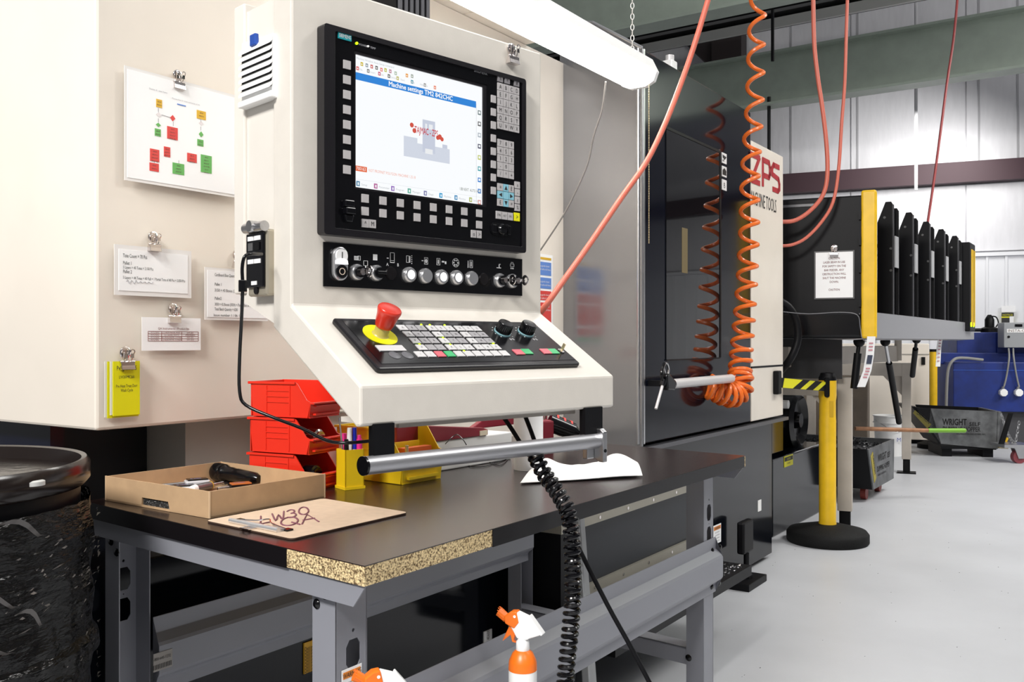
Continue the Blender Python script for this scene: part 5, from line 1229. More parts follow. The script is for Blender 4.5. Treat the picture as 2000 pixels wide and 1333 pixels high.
# ================================================================ hoses
tag(link('air_hose', MB().tube([at(1395, -40, 2.9), at(1383, 0, 2.9), at(1362, 70, 2.9), at(1335, 150, 2.9), at(1300, 240, 2.88), at(1262, 318, 2.86), at(1215, 385, 2.82), at(1150, 480, 2.74), at(1100, 550, 2.66), at(1062, 603, 2.62), at(1035, 635, 2.75), at(1005, 672, 3.1), at(990, 700, 3.54)], .0088, 10), pinkhose, smooth=True), 'thick coral air hose sweeping from the roof to behind the console', 'hose')
for k, (P_, d, r, lab) in enumerate([
    ([(1588, -30), (1590, 80), (1597, 150), (1606, 210), (1614, 280), (1616, 340), (1608, 380), (1585, 410), (1556, 430), (1530, 434), (1500, 430)], 5.35, .0125, 'thick coral hose looping down to the machine, left one of two by the purple girt'),
    ([(1656, -30), (1653, 60), (1650, 160), (1644, 240), (1638, 330), (1627, 395), (1604, 435), (1575, 465), (1550, 478), (1528, 481), (1500, 480)], 5.35, .0095, 'thinner coral hose looping down to the machine, right one of two'),
    ([(1872, -40), (1869, 10), (1862, 80), (1850, 160), (1838, 250), (1826, 340), (1812, 435)], 8.2, .011, 'dark red hose hanging farthest away above the bar feeder')]):
    tag(link('air_hose', MB().tube([at(a, b, d) for a, b in P_], r, 10), pinkhose if k < 2 else mat('hose_dark_red', (.30, .05, .05), .4), smooth=True), lab, 'hose')
# orange recoil hose: wide open helix above, bunched at the bottom
cpix = [(1484, -60), (1478, 60), (1474, 200), (1466, 330), (1463, 450), (1458, 560), (1452, 640), (1447, 700), (1445, 735)]
cd_ = 4.62
tag(link('recoil_hose', coil([at(a, b, cd_-.24*i/8) for i, (a, b) in enumerate(cpix)], .0105, .036, 20, 'h', orange, fn=lambda t: 1-(1-t)**1.5 if t < 1 else 1, n=8, sub=16, var=lambda t: 1+.4*t), orange, smooth=True), 'orange spiral recoil hose hanging in front of the dark glossy door', 'hose')
rh_ = coil([at(1446, 735, 4.38), at(1448, 755, 4.36), at(1438, 770, 4.34), at(1420, 772, 4.3), at(1404, 764, 4.28), at(1384, 756, 4.27)], .0105, .052, 8, 'h', orange, n=8, sub=16)
tag(link('recoil_hose', rh_, orange, smooth=True), 'bunched lower turns of the orange spiral hose around the door handle', 'hose')
# door handle and air gun
hx0, hz0 = M.py(1312, 751, -.11); hx1, hz1 = M.py(1428, 737, -.11)
hd_ = mach
link('door_handle', MB(M).cyl((hx0, -.11, hz0), (hx1, -.11, hz0), .020, n=24), mat('handle_white', (.62, .6, .6), .35, .2), hd_, smooth=True)
link('handle_cap', MB(M).cyl((hx0-.02, -.11, hz0), (hx0, -.11, hz0), .0215, n=24), blackg, hd_, smooth=True)
link('handle_bracket', MB(M).box(hx0+.01, hx0+.05, -.11, 0, hz0-.012, hz0+.012), blackm, hd_)
link('handle_bracket', MB(M).box(hx1-.05, hx1-.01, -.11, 0, hz0-.012, hz0+.012), blackm, hd_)
G = M.at((hx0-.07, -.12, hz0+.01))
gun = thing('air_gun', 'black air blow gun hooked at the left end of the door handle', 'air gun', G.o)
link('grip', MB(G).prism([(-.02, -.03), (.05, -.035), (.06, .0), (.0, .035), (-.03, .03)], -.016, .016), blackg, gun, bevel=.006)
link('trigger', MB(G).tube([(-.03, 0, .0), (-.05, 0, .03), (-.04, 0, .06), (-.02, 0, .075)], .006), blackg, gun, smooth=True)
link('blow_tube', MB(G).cyl((-.035, 0, -.005), (-.10, 0, -.10), .006, n=12), mat('handle_white', (.62, .6, .6), .35, .2), gun, smooth=True)
link('nozzle_ring', MB(G).cyl((-.028, 0, .008), (-.042, 0, -.012), .012, n=12), blackg, gun)
link('loop', MB(G).tube([(-.01, 0, .03), (-.025, 0, .06), (.0, 0, .075), (.02, 0, .05), (.01, 0, .03)], .004), steel, gun, smooth=True)
link('swivel', MB(G).cyl((.05, .005, -.015), (.13, .03, -.02), .009, .007, n=12), chrome, gun, smooth=True)
# warning lamp on the machine top
q = M.l(at(1308, 122, M.w((.25, .1, 0)).y))
wb = thing('beacon', 'small white sensor unit on top of the dark machine', 'sensor', M.w((.22, .05, MT)))
link('base', MB(M).box(.36, .62, .04, .12, MT, MT+.02), white, wb, bevel=.003)
link('unit', MB(M).box(.40, .46, .05, .10, MT+.02, MT+.07), white, wb, bevel=.006)
link('cap', MB(M).cyl((.43, .075, MT+.07), (.43, .075, MT+.095), .02), mat('handle_white', (.62, .6, .6), .35, .2), wb, smooth=True)

# ================================================================ bar feeder
K0 = Vector((2.089, 5.372, 0)); BF = Fr(K0, DA, DB)      # x along the feeder, y into its depth
bf = thing('bar_feeder', 'long black bar feeder with five tall fins and a yellow light curtain strip', 'bar feeder', K0)
zT = 2.075; zB_ = 1.235
fw = Fr(K0, WA, WB)                                       # front cover faces the camera side
link('end_cover', MB(fw).box(-1.1, -.02, 0, .35, zB_, zT), blackm, bf, bevel=.01)
link('cover_slot', MB(fw).box(-.75, -.30, -.004, 0, zT-.05, zT-.035), mat('slot_grey', (.08, .08, .09), .3), bf)
link('cover_lower', MB(fw).box(-1.1, -.04, -.004, .3, zB_, zB_+.16), blackg, bf, bevel=.02)
link('light_curtain', MB(fw).box(-.05, .035, -.02, .07, zB_-.0, zT+.025), yellow, bf, bevel=.012)
for zz in (1.42, 1.62, 1.78, 1.93): link('curtain_clip', MB(fw).box(-.062, -.05, -.022, .0, zz, zz+.05), blackm, bf)
# tray
traym = mat('tray_aluminium', (.33, .33, .35), .4, .5)
def bz(px, py, x): p = BF.px(px, py, x); return p
link('tray', MB(BF).prism([(-.02, 1.235), (-.02, 1.385), (.0, 1.39), (.35, 1.39), (.35, 1.235), (.12, 1.225)], .0, 4.0, 'x'), traym, bf)
finxs = []
for k, (pxl, pyt) in enumerate([(1744, 394), (1783, 415), (1816, 433), (1845, 448), (1871, 461)]):
    d = .05; x = None
    # solve the position along the feeder for the right edge of each fin
    kx = (pxl-CX)/FOC
    x = (kx*K0.y-K0.x)/(DA.x-kx*DA.y)
    finxs.append(x); zt_f = EYE.z-(pyt-CY)/FOC*(K0.y+DA.y*x)
    pr_ = [(0, 1.385), (.0, zt_f-.02), (.012, zt_f), (.045, zt_f), (.095, zt_f-.13), (.095, 1.385)]
    fn_ = link('fin', MB(BF).prism(pr_, x, x+.012, 'x'), blackm, bf)
    link('fin_edge', MB(BF).box(x-.002, x+.016, -.004, .004, 1.385, zt_f-.02), mat('fin_edge', (.04, .04, .045), .3), fn_)
    link('back_plate', MB(BF).prism([(-.012, 1.385), (-.012, zt_f-.05), (0.0, zt_f-.03), (.05, zt_f-.03), (.05, 1.385)], x+.11, x+.12, 'x'), blackm, fn_)
    link('wear_strip', MB(BF).box(x+.012, x+.11, -.013, -.006, zt_f-.42, zt_f-.22), mat('strip_grey', (.33, .33, .34), .4), fn_)
    for zz, yy in ((zt_f-.10, .05), (zt_f-.30, .012), (zt_f-.44, .012)):
        link('bolt', MB(BF).cyl((x-.006, yy, zz), (x, yy, zz), .016 if yy > .05 else .008, n=12), mat('bolt_grey', (.12, .12, .12), .3, .5), fn_)
    link('arm', MB(BF).hexa([(x+.10, .10, zt_f-.28), (x+.40, .10, zt_f-.16), (x+.40, .12, zt_f-.16), (x+.10, .12, zt_f-.28)], [(x+.10, .10, zt_f-.26), (x+.40, .10, zt_f-.13), (x+.40, .12, zt_f-.13), (x+.10, .12, zt_f-.26)]), blackm, fn_)
link('back_panel', MB(BF).box(.1, 4.0, .16, .17, 1.38, 1.62), blackm, bf)
xe_ = ((1871-CX)/FOC*K0.y-K0.x)/(DA.x-(1871-CX)/FOC*DA.y)
xend = ((1880-CX)/FOC*K0.y-K0.x)/(DA.x-(1880-CX)/FOC*DA.y)
ye_z = K0.y+DA.y*xend; zt_e = EYE.z+(CY-474)/FOC*ye_z; zb_e = EYE.z+(CY-648)/FOC*ye_z
link('end_unit', MB(BF).box(xend, xend+.32, -.06, .25, zb_e, zt_e), blackm, bf, bevel=.01)
for a in (.08, .16, .26): link('yellow_line', MB(BF).box(xend+a, xend+a+.022, -.066, -.06, zb_e+.05, zt_e-.06), yellow, bf)
for a in (.05, .2): link('indicator', MB(BF).cyl((xend+a, -.067, zb_e+.06), (xend+a, -.06, zb_e+.06), .02, n=8), led, bf)
link('cover_wing', MB(BF).box(xend-.25, xend, .0, .02, 1.39, zt_e-.01), blackm, bf)
# warning sheet on the end cover
x0, z0 = fw.py(1593, 583, -.012); x1, z1 = fw.py(1666, 492, -.012)
ws = thing('warning_sheet', 'laminated white sheet with red laser beam caution text on the black cover', 'sign', fw.w(((x0+x1)/2, -.01, z0)))
link('laminate', MB(fw).box(x0-.008, x1+.008, -.010, -.0085, z0-.008, z1+.008), mat('film_dark', (.12, .12, .12), .2), ws)
link('sheet', MB(fw).box(x0, x1, -.012, -.0101, z0, z1), paper, ws)
mb = MB(fw); lines = ['CAUTION', 'LASER BEAM IN USE', 'FOR SAFETY ON THE', 'BAR FEEDER. ANY', 'OBSTRUCTION WILL', 'SHUT THE MACHINE', 'DOWN.', '', 'CAUTION']
for k, t_ in enumerate(lines):
    if t_: link('lettering', MB(fw).text(t_, ((x0+x1)/2, -.0126, z1-.042-k*.0232), .0175, al='C', sx=.8, bold=.008), mat('maroon_ink', (.25, .03, .03), .6), ws)
clip(fw, (x0+x1)/2, z1+.005, -.006, 'bulldog clip above the laser caution sheet on the black cover', 1.5)
# trailing cables and big black hose under the cover
tag(link('black_hose', MB().tube([at(1515, 585, 5.3), at(1540, 600, 5.3), at(1556, 630, 5.3), at(1558, 665, 5.3), at(1545, 700, 5.3), at(1525, 725, 5.35)], .022, 10), blackm, smooth=True), 'thick black hose bending down beside the cream panel edge', 'hose')
tag(link('sensor_wire', MB().tube([at(1530, 610, 5.25), at(1580, 614, 5.25), at(1640, 611, 5.25), at(1674, 616, 5.25), at(1680, 640, 5.25), at(1684, 662, 5.25), at(1695, 668, 5.25), at(1704, 660, 5.25)], .0025, 6), mat('wire_grey', (.15, .15, .16), .4), smooth=True), 'thin grey wire running along the bottom of the black feeder cover', 'wire')
# rear machine sheet under the cover (grey)
link('under_sheet', MB(fw).box(-1.1, -.18, .4, .42, .98, 1.235), mat('under_grey', (.025, .026, .03), .3), bf)
# beige stands
beige = mat('beige_paint', (.50, .45, .39), .45, noise=.12, nscale=8)
def stand(pxl, pxr, pyt, pyf, ylen, nm_lab, head=None):
    d = EYE.z*FOC/(pyf-CY); p = at((pxl+pxr)/2, pyf, d); wv = (pxr-pxl)/FOC*d*.5; zt_s = EYE.z-(pyt-CY)/FOC*d
    F = Fr((p.x, p.y, 0), WA, WB); s_ = thing('feeder_stand', nm_lab, 'stand', F.o)
    link('leg', MB(F).box(-wv, wv, -wv, wv, .13, zt_s), beige, s_, bevel=.004)
    link('foot_tube', MB(F).box(-wv*.75, wv*.75, -wv*.75, wv*.75, .01, .13), blackm, s_)
    link('foot_plate', MB(F).box(-wv*2, wv*2, -wv*1.6, wv*1.6, 0, .012), blackm, s_)
    link('crossbar', MB(F).box(-ylen, -wv, -wv, wv, zt_s-.12, zt_s), beige, s_, bevel=.003)
    link('leg', MB(F).box(-ylen-2*wv, -ylen, -wv, wv, .13, zt_s), beige, s_, bevel=.004)
    link('gusset', MB(F).prism([(-wv, zt_s-.12), (-wv, zt_s-.30), (-wv-.16, zt_s-.12)], -.01, .01), beige, s_)
    return F, zt_s, s_
F1, z1s, s1 = stand(1637, 1664, 738, 1037, .75, 'beige steel stand behind the yellow post, nearer one under the bar feeder')
F2, z2s, s2 = stand(1762, 1779, 710, 925, .80, 'beige steel stand at mid length of the bar feeder, farther one')
tag(link('beige_column', MB().box(*(lambda p: (p.x-.06, p.x+.06, p.y-.05, p.y+.05, z1s-.1, z1s+.27))(at(1620, 720, 6.1))), beige, bevel=.01), 'short beige column rising behind the top of the yellow post', 'column')
# sloping channel under the feeder
a = at(1540, 700, 5.9); b = at(1755, 680, 7.6)
d_ = (b-a); d_.z = 0; d_.normalize(); Fc = Fr(a, d_, Vector((-d_.y, d_.x, 0)))
L_ = (Vector((b.x, b.y, 0))-Vector((a.x, a.y, 0))).length
link('support_channel', MB(Fc).box(0, L_, 0, .08, -.06, .07), beige, bf, bevel=.004)
link('round_column', MB().cyl(at(1754, 705, 7.6), at(1754, 655, 7.6), .028, n=20), beige, bf, smooth=True)
# black gas struts
for k, (x0_, y0_, x1_, y1_, d0, d1, lab) in enumerate([(1678, 668, 1668, 760, 5.5, 5.5, 'black gas strut nearest under the yellow strip'), (1729, 668, 1756, 826, 6.4, 7.0, 'black gas strut slanting down to the right behind the white tag'), (1790, 664, 1782, 735, 7.4, 7.8, 'black gas strut farthest under the silver tray')]):
    a = at(x0_, y0_, d0); b = at(x1_, y1_, d1); m_ = a.lerp(b, .25)
    g = link('gas_strut', MB().cyl(m_, b, .022, n=12), blackm, bf, smooth=True); link('rod', MB().cyl(a, m_, .012, n=10), steel if k == 1 else blackm, g, smooth=True)
    link('knob', MB().sph(a, .035, 10, 6), blackm, g, smooth=True)
# hanging tags
def tagsheet(P_, w, d, lab, dark=True):
    t_ = thing('hanging_tag', lab, 'tag', at(*P_[-1], d)); mb = MB(); pts = [at(a, b, d+.02*i) for i, (a, b) in enumerate(P_)]
    q = []
    for i in range(len(pts)-1):
        for k in range(4): f = k/4; q.append(pts[i].lerp(pts[i+1], f))
    q.append(pts[-1]); n = len(q); wv = w/2/FOC*d
    vs = [p+Vector((s*wv, 0, 0)) for p in q for s in (-1, 1)]; vs += [v+Vector((0, .003, 0)) for v in vs]
    m = 2*n; fs = []
    for i in range(n-1): fs += [(2*i, 2*i+1, 2*i+3, 2*i+2), (m+2*i, m+2*i+2, m+2*i+3, m+2*i+1)]
    mb.add(vs, fs); mb.open = True; link('card', mb, paper, t_)
    mb = MB()
    def on(f): i = min(n-2, int(f*(n-1))); g_ = f*(n-1)-i; return q[i].lerp(q[i+1], g_)+Vector((0, -.003, 0))
    for f in ([.12, .18, .24, .62, .68, .74, .80] if dark else [.15+.1*i for i in range(8)]):
        p = on(f); mb.box(p.x-wv*.5, p.x+wv*.5, p.y-.001, p.y, p.z-.004, p.z+.004)
    link('print', mb, mat('faded_red_print', (.55, .25, .28), .6), t_)
    if dark:
        a, b = on(.33), on(.52); mb = MB(); mb.hexa([(b.x-wv*.6, b.y-.002, b.z), (b.x+wv*.6, b.y-.002, b.z), (b.x+wv*.6, b.y, b.z), (b.x-wv*.6, b.y, b.z)], [(a.x-wv*.6, a.y-.002, a.z), (a.x+wv*.6, a.y-.002, a.z), (a.x+wv*.6, a.y, a.z), (a.x-wv*.6, a.y, a.z)])
        link('print_block', mb, mat('navy_print', (.05, .06, .10), .5), t_)
tagsheet([(1702, 658), (1699, 695), (1694, 725), (1682, 757)], 16, 5.2, 'white tag with dark printed block hanging below the yellow strip')
tagsheet([(1838, 652), (1834, 680), (1832, 717)], 9, 7.6, 'narrow white tag with red print hanging below the far tray', False)
# ================================================================ stanchion post
pz_ = Vector((1.917, 5.6, 0)); SP = Fr(pz_, (1, 0, 0), (0, 1, 0)); tp_ = EYE.z-(744-CY)/FOC*5.6
sp = thing('stanchion_post', 'yellow stanchion post on a round black rubber base', 'stanchion', pz_)
link('base', MB(SP).lathe([(.001, 0), (.232, 0), (.240, .01), (.240, .055), (.225, .075), (.10, .105), (.06, .11), (.001, .11)], (0, 0, 0), 48), rubber, sp, smooth=True)
link('tube', MB(SP).lathe([(.045, .10), (.052, .11), (.050, .13), (.050, .74), (.0485, .75), (.0485, .86), (.052, .875), (.052, tp_), (.001, tp_)], (0, 0, 0), 32), yellow, sp, smooth=True)
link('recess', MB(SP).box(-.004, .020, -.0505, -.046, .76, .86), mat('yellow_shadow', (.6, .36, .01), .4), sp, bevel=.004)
link('head', MB(SP).lathe([(.001, tp_), (.052, tp_), (.052, tp_+.018), (.045, tp_+.03), (.040, tp_+.045), (.001, tp_+.05)], (0, 0, 0), 32), blackm, sp, smooth=True)
link('belt_clip', MB(SP).prism(rrect(-.035, -.008, tp_-.10, tp_+.02, .012), -.062, -.045), blackm, sp)
# belt from the machine panel
bx_, bz_ = M.py(1515, 748, -.01); ba = M.w((bx_, -.03, bz_)); bb2 = Vector((pz_.x-.03, pz_.y-.055, tp_-.035)); 
bt = thing('barrier_belt', 'yellow and black striped barrier belt between the machine panel and the yellow post', 'belt', ba)
u_ = (bb2-ba); L_ = u_.length; u_.normalize(); BT = Fr(ba, u_, Vector((-u_.y, u_.x, 0)).normalized(), (0, 0, 1))
link('webbing', MB(BT).box(0, L_, -.0015, .0015, -.028, .028), blackm, bt)
st_ = L_/6.2
for k in range(3):
    x = .12+k*(L_-.1)/3; w_2 = L_*.15
    link('stripe', MB(BT).prism([(x-.03 if k else 0.04, -.027), (x+w_2-.05, -.027), (x+w_2+.08, .027), (x+.10 if k else .06, .027)], -.0025, .0025), acid, bt)
link('wall_clip', MB(M).box(bx_-.03, bx_+.03, -.035, -.004, bz_-.065, bz_+.065), blackm, bt, bevel=.006)

# ================================================================ hoppers, bucket, broom handle
def letter3(F, t_, x, y, z, size, m, par, nm='lettering', X=(1, 0, 0), Y=(0, 0, 1), sx=.9, al='L', wm=None, bold=.012):
    return link(nm, MB(F).text(t_, (x, y, z), size, X=X, Y=Y, sx=sx, al=al, wm=wm, bold=bold), m, par)
# near hopper: right side faces along the aisle
d0 = 6.8; a = at(1696, 900, d0); HF = Fr((a.x, a.y, 0), DA, DB)
s_ = .88; zt_h = EYE.z-(879-CY)/FOC*d0; zb_h = .10
h1 = thing('dumping_hopper', 'steel self dumping hopper full of metal chips beside the beige stand', 'hopper', HF.w((s_/2, .4, 0)))
pr_ = [(0, zt_h), (.16, zb_h), (s_-.02, zb_h), (s_, zt_h)]
link('side_plate', MB(HF).prism(pr_, 0, .012), hopperm, h1)
link('side_plate', MB(HF).prism(pr_, .72, .732), hopperm, h1)
link('front_plate', MB(HF).hexa([(.155, .01, zb_h), (.165, .01, zb_h), (.165, .725, zb_h), (.155, .725, zb_h)], [(-.005, .01, zt_h), (.005, .01, zt_h), (.005, .725, zt_h), (-.005, .725, zt_h)]), blackm, h1)
link('rear_plate', MB(HF).box(s_-.02, s_, .012, .72, zb_h, zt_h), hopperm, h1)
link('bottom_plate', MB(HF).box(.16, s_-.02, .012, .72, zb_h, zb_h+.02), hopperm, h1)
for yy in (.08, .62):
    link('caster', MB(HF).cyl((.3, yy, .05), (.3, yy+.04, .05), .05, n=16), mat('caster_red', (.25, .04, .03), .5), h1); link('caster', MB(HF).cyl((.75, yy, .05), (.75, yy+.04, .05), .05, n=16), mat('caster_red', (.25, .04, .03), .5), h1)
x0 = .10; letter3(HF, 'WRIGHT', .30, -.001, zt_h-.125, .078, ink, h1, sx=.95); letter3(HF, 'SELF', .62, -.001, zt_h-.125, .060, ink, h1, sx=.9)
letter3(HF, 'DUMPING HOPPER', .27, -.001, zt_h-.20, .060, ink, h1, sx=.85); letter3(HF, 'WILMINGTON INDUSTRIES, INC.', .30, -.001, zt_h-.235, .022, ink, h1)
link('caution_label', MB(HF).prism([(.07, zt_h-.06), (.13, zt_h-.03), (.24, zt_h-.24), (.18, zt_h-.27)], -.003, 0), mat('label_dull_yellow', (.35, .28, .02), .5), h1)
letter3(HF, 'CAUTION', .115, -.004, zt_h-.06, .05, ink, h1, X=(.42, 0, -.9), Y=(.9, 0, .42), sx=.75)
mb = MB(HF); random.seed(11)
swm = mat('swarf', (.03, .03, .032), .3, .6)
for k in range(900):
    x = random.uniform(.02, s_-.04); y = random.uniform(.02, .7); z = zt_h-.06+.10*math.exp(-((x-.35)/.25)**2-((y-.3)/.3)**2)+random.uniform(-.02, .02); a = random.uniform(0, 2*PI); r = random.uniform(.015, .04)
    mb.add([(x, y, z), (x+r*math.cos(a), y+r*math.sin(a), z+random.uniform(-.01, .02)), (x+r*math.cos(a)*.9, y+r*math.sin(a)*.9+.003, z+.004), (x, y+.003, z+.003)], [(0, 1, 2, 3)])
mb.open = True; o = link('swarf', mb, swm, h1); o['kind'] = 'stuff'
link('swarf_bed', MB(HF).box(.05, s_-.03, .02, .71, zt_h-.10, zt_h-.05), swm, h1)
# broom handle
bh = thing('broom_handle', 'wooden broom handle with green tip sticking out across the aisle', 'broom', at(1700, 840, 6.9))
link('wood', MB().cyl(at(1670, 838, 6.85), at(1812, 842, 6.95), .016, n=14), mat('handle_wood', (.35, .16, .07), .5, noise=.3, nscale=20), bh, smooth=True)
link('green_grip', MB().cyl(at(1812, 842, 6.95), at(1881, 842, 7.0), .0175, n=14), mat('grip_green', (.16, .36, .03), .4), bh, smooth=True)
link('grip_end', MB().sph(at(1883, 842, 7.0), .0175, 12, 8), mat('grip_green', (.16, .36, .03), .4), bh, smooth=True)
# bucket
db_ = EYE.z*FOC/(890-CY); b = at(1736, 890, db_); BK = Fr((b.x, b.y, 0), (1, 0, 0), (0, 1, 0)); hb = (890-812)/FOC*db_
bk = thing('plastic_bucket', 'white plastic bucket between the two beige stands', 'bucket', BK.o)
link('shell', MB(BK).lathe([(.001, 0), (.13, 0), (.15, hb-.08), (.16, hb-.08), (.16, hb-.07), (.151, hb-.07), (.152, hb-.01), (.162, hb-.01), (.162, hb), (.148, hb), (.125, .01), (.001, .01)], (0, 0, 0), 32), white, bk, smooth=True)
link('bail', MB(BK).tube([(-.16, 0, hb-.04), (-.1, -.12, hb-.10), (0, -.165, hb-.16), (.1, -.12, hb-.14), (.16, 0, hb-.04)], .003), steel, bk, smooth=True)
link('bucket_lettering', MB(BK).text('MFI', (.02, -.155, .16), .06), mat('blue_ink', (.08, .1, .4), .5), bk)
# far hopper: front faces the camera
df = EYE.z*FOC/(893-CY); a = at(1815, 893, df); F3 = Fr((a.x, a.y, 0), Vector((.985, -.17, 0)).normalized(), Vector((.17, .985, 0)).normalized())
def f3(px, py, y=0): return F3.py(px, py, y)
h2 = thing('dumping_hopper', 'wide grey self dumping hopper in front of the blue machine', 'hopper', F3.w((.4, .3, 0)))
tl_ = f3(1818, 799); tr_ = f3(1950, 805); br_ = f3(1947, 878); bl_ = f3(1838, 868); ml_ = f3(1784, 800)
dep = .62
link('front_plate', MB(F3).prism([tl_, tr_, br_, bl_, (tl_[0]-.02, (tl_[1]+bl_[1])/2)], 0, .012), hopperm, h2)
link('rear_plate', MB(F3).prism([tl_, tr_, br_, bl_], dep, dep+.012), blackm, h2)
link('end_plate', MB(F3).hexa([(br_[0]-.01, 0, br_[1]), (br_[0]+.01, 0, br_[1]), (br_[0]+.01, dep, br_[1]), (br_[0]-.01, dep, br_[1])], [(tr_[0]-.01, 0, tr_[1]), (tr_[0]+.03, 0, tr_[1]), (tr_[0]+.03, dep, tr_[1]), (tr_[0]-.01, dep, tr_[1])]), hopperm, h2)
link('chute_plate', MB(F3).hexa([(bl_[0]-.02, 0, bl_[1]), (bl_[0], 0, bl_[1]), (bl_[0], dep, bl_[1]), (bl_[0]-.02, dep, bl_[1])], [(ml_[0]-.02, 0, tl_[1]+.02), (ml_[0]+.02, 0, tl_[1]+.02), (ml_[0]+.02, dep, tl_[1]+.02), (ml_[0]-.02, dep, tl_[1]+.02)]), blackm, h2)
link('side_wing', MB(F3).prism([(ml_[0], tl_[1]+.01), tl_, bl_], 0, .01), blackm, h2)
link('bottom', MB(F3).box(bl_[0], br_[0], .01, dep, br_[1]-.01, br_[1]+.02), blackm, h2)
for xx in (bl_[0]+.02, br_[0]-.12): link('skid', MB(F3).box(xx, xx+.10, .05, dep-.05, .0, br_[1]), blackm, h2)
x, z = f3(1841, 831, -.002); letter3(F3, 'WRIGHT', x, -.002, z, .095, ink, h2, wm=f3(1888, 831, -.002)[0]-x, bold=.03); x, z = f3(1893, 833, -.002); letter3(F3, 'SELF', x, -.002, z, .058, ink, h2, wm=f3(1914, 833, -.002)[0]-x)
x, z = f3(1841, 843, -.002); letter3(F3, 'DUMPING HOPPER', x, -.002, z, .070, ink, h2, wm=f3(1914, 843, -.002)[0]-x)
x, z = f3(1868, 850, -.002); letter3(F3, 'WILMINGTON INDUSTRIES, INC.', x, -.002, z, .022, ink, h2)
pA = f3(1787, 802, -.004); pB = f3(1819, 830, -.004); pC = f3(1811, 838, -.004); pD = f3(1783, 808, -.004)
link('caution_label', MB(F3).prism([pA, pB, pC, pD], -.006, -.003), mat('label_dull_yellow2', (.12, .10, .01), .5), h2)
dx, dz2 = pB[0]-pA[0], pB[1]-pA[1]; L_ = math.hypot(dx, dz2)
letter3(F3, 'CAUTION', pD[0]+.03, -.007, pD[1]-.0, .05, ink, h2, X=(dx/L_, 0, dz2/L_), Y=(-dz2/L_, 0, dx/L_), sx=.75)
# chain and caster truck at the right
p = at(1985, 880, 9.2); p.z = 0
ca = thing('caster_truck', 'steel caster and bracket of a cart cut by the right edge', 'caster', p)
CF = Fr(p, (1, 0, 0), (0, 1, 0))
link('wheel', MB(CF).cyl((.02, -.03, .065), (.02, .03, .065), .065, n=24), mat('wheel_maroon', (.2, .04, .05), .4), ca, smooth=True)
link('fork', MB(CF).prism([(-.04, .16), (.06, .16), (.05, .05), (0, .05)], -.045, -.035), steel, ca); link('fork', MB(CF).prism([(-.04, .16), (.06, .16), (.05, .05), (0, .05)], .035, .045), steel, ca)
link('deck', MB(CF).box(-.16, .15, -.08, .2, .16, .19), steel, ca)
link('upright', MB(CF).prism([(-.17, .19), (-.12, .19), (-.03, .50), (-.07, .50)], 0, .02), blackm, ca)
cn = thing('slack_chain', 'slack dark chain hanging beside the far hopper', 'chain', at(1960, 850, 9.3))
for k in range(26):
    t_ = k/25; px = 1957+26*t_ if t_ < .6 else 1972.6+(t_-.6)*32; py = 815+70*math.sin(PI*min(1, t_*.85))**1.2 if t_ < .6 else 885-(t_-.6)*175
    py = 812+55*math.sin(PI*t_*.62) if t_ < .8 else 812+55*math.sin(PI*.5)-(t_-.8)*200
    q = at(1956+t_*34, py, 9.3); F = Fr(q, (1, 0, 0) if k % 2 else (0, 1, 0), (0, 1, 0) if k % 2 else (-1, 0, 0))
    link('chain_link', MB(F).tube([(.010*math.sin(a), 0, .020*math.cos(a)) for a in [2*PI*j/10 for j in range(11)]], .0045, 5, 1), steel, cn)
vv = thing('brass_valve', 'brass valve with yellow lever at the corner of the far hopper', 'valve', at(1958, 874, 9.5))
link('body', MB().cyl(at(1950, 873, 9.5), at(1968, 874, 9.5), .02, n=12), mat('brass', (.6, .5, .3), .3, .8), vv, smooth=True)
link('lever', MB().cyl(at(1962, 869, 9.45), at(1968, 856, 9.45), .012, n=8), yellow, vv, smooth=True)
# ================================================================ blue machine, electric box, pump
DBm = 10.9; a = at(1862, 800, DBm); UF = Fr((a.x, a.y, 0), Vector((.985, -.17, 0)).normalized(), Vector((.17, .985, 0)).normalized())
def uf(px, py, y=0): return UF.py(px, py, y)
bm_ = thing('blue_machine', 'dark blue parts washer cabinet at the far wall', 'machine', UF.w((.6, .5, 0)))
x0, z1 = uf(1862, 708); x1, z0 = uf(1990, 806)
link('tank', MB(UF).box(x0, x0+2.2, 0, 1.2, z0, z1), bluep, bm_, bevel=.01)
xa, za = uf(1869, 650, .5); link('upper_cabinet', MB(UF).box(xa, xa+.95, .5, 1.2, z1, za), bluep, bm_, bevel=.01)
xa2, za2 = uf(1836, 690, .4); link('side_arm', MB(UF).box(xa2, xa+.95, .4, .6, za2-.14, za2), bluep, bm_, bevel=.01)
xb, zb = uf(1948, 705, .45); link('hinge_block', MB(UF).box(xb, xb+.6, .45, 1.2, z1, za-.45 if False else za-.02), mat('blue_dark', (.003, .018, .15), .5), bm_)
link('seam', MB(UF).box(x0, x0+2.2, -.006, 0, z1-.10, z1-.092), mat('blue_light', (.02, .08, .4), .5), bm_)
link('undercarriage', MB(UF).box(x0+.1, x0+2.2, .1, 1.1, .0, z0), mat('under_dark', (.05, .05, .055), .5), bm_)
xe0, ze1 = uf(1961, 631, .2); xe1, ze0 = uf(2000, 680, .2)
eb = thing('electric_box', 'grey electric control box with two conduits over the blue machine', 'electric box', UF.w((xe0+.2, .2, ze0)))
link('enclosure', MB(UF).box(xe0, xe0+.60, .2, .42, ze0, ze1), mat('box_grey', (.30, .31, .32), .4), eb, bevel=.006)
link('label_strip', MB(UF).box(xe0+.03, xe0+.60, .194, .2, ze1-.12, ze1-.075), white, eb)
link('label_lettering', MB(UF).text('INSTA-CLEAN', (xe0+.04, .193, ze1-.112), .045, sx=1.1), mat('dark_print', (.12, .06, .05), .6), eb)
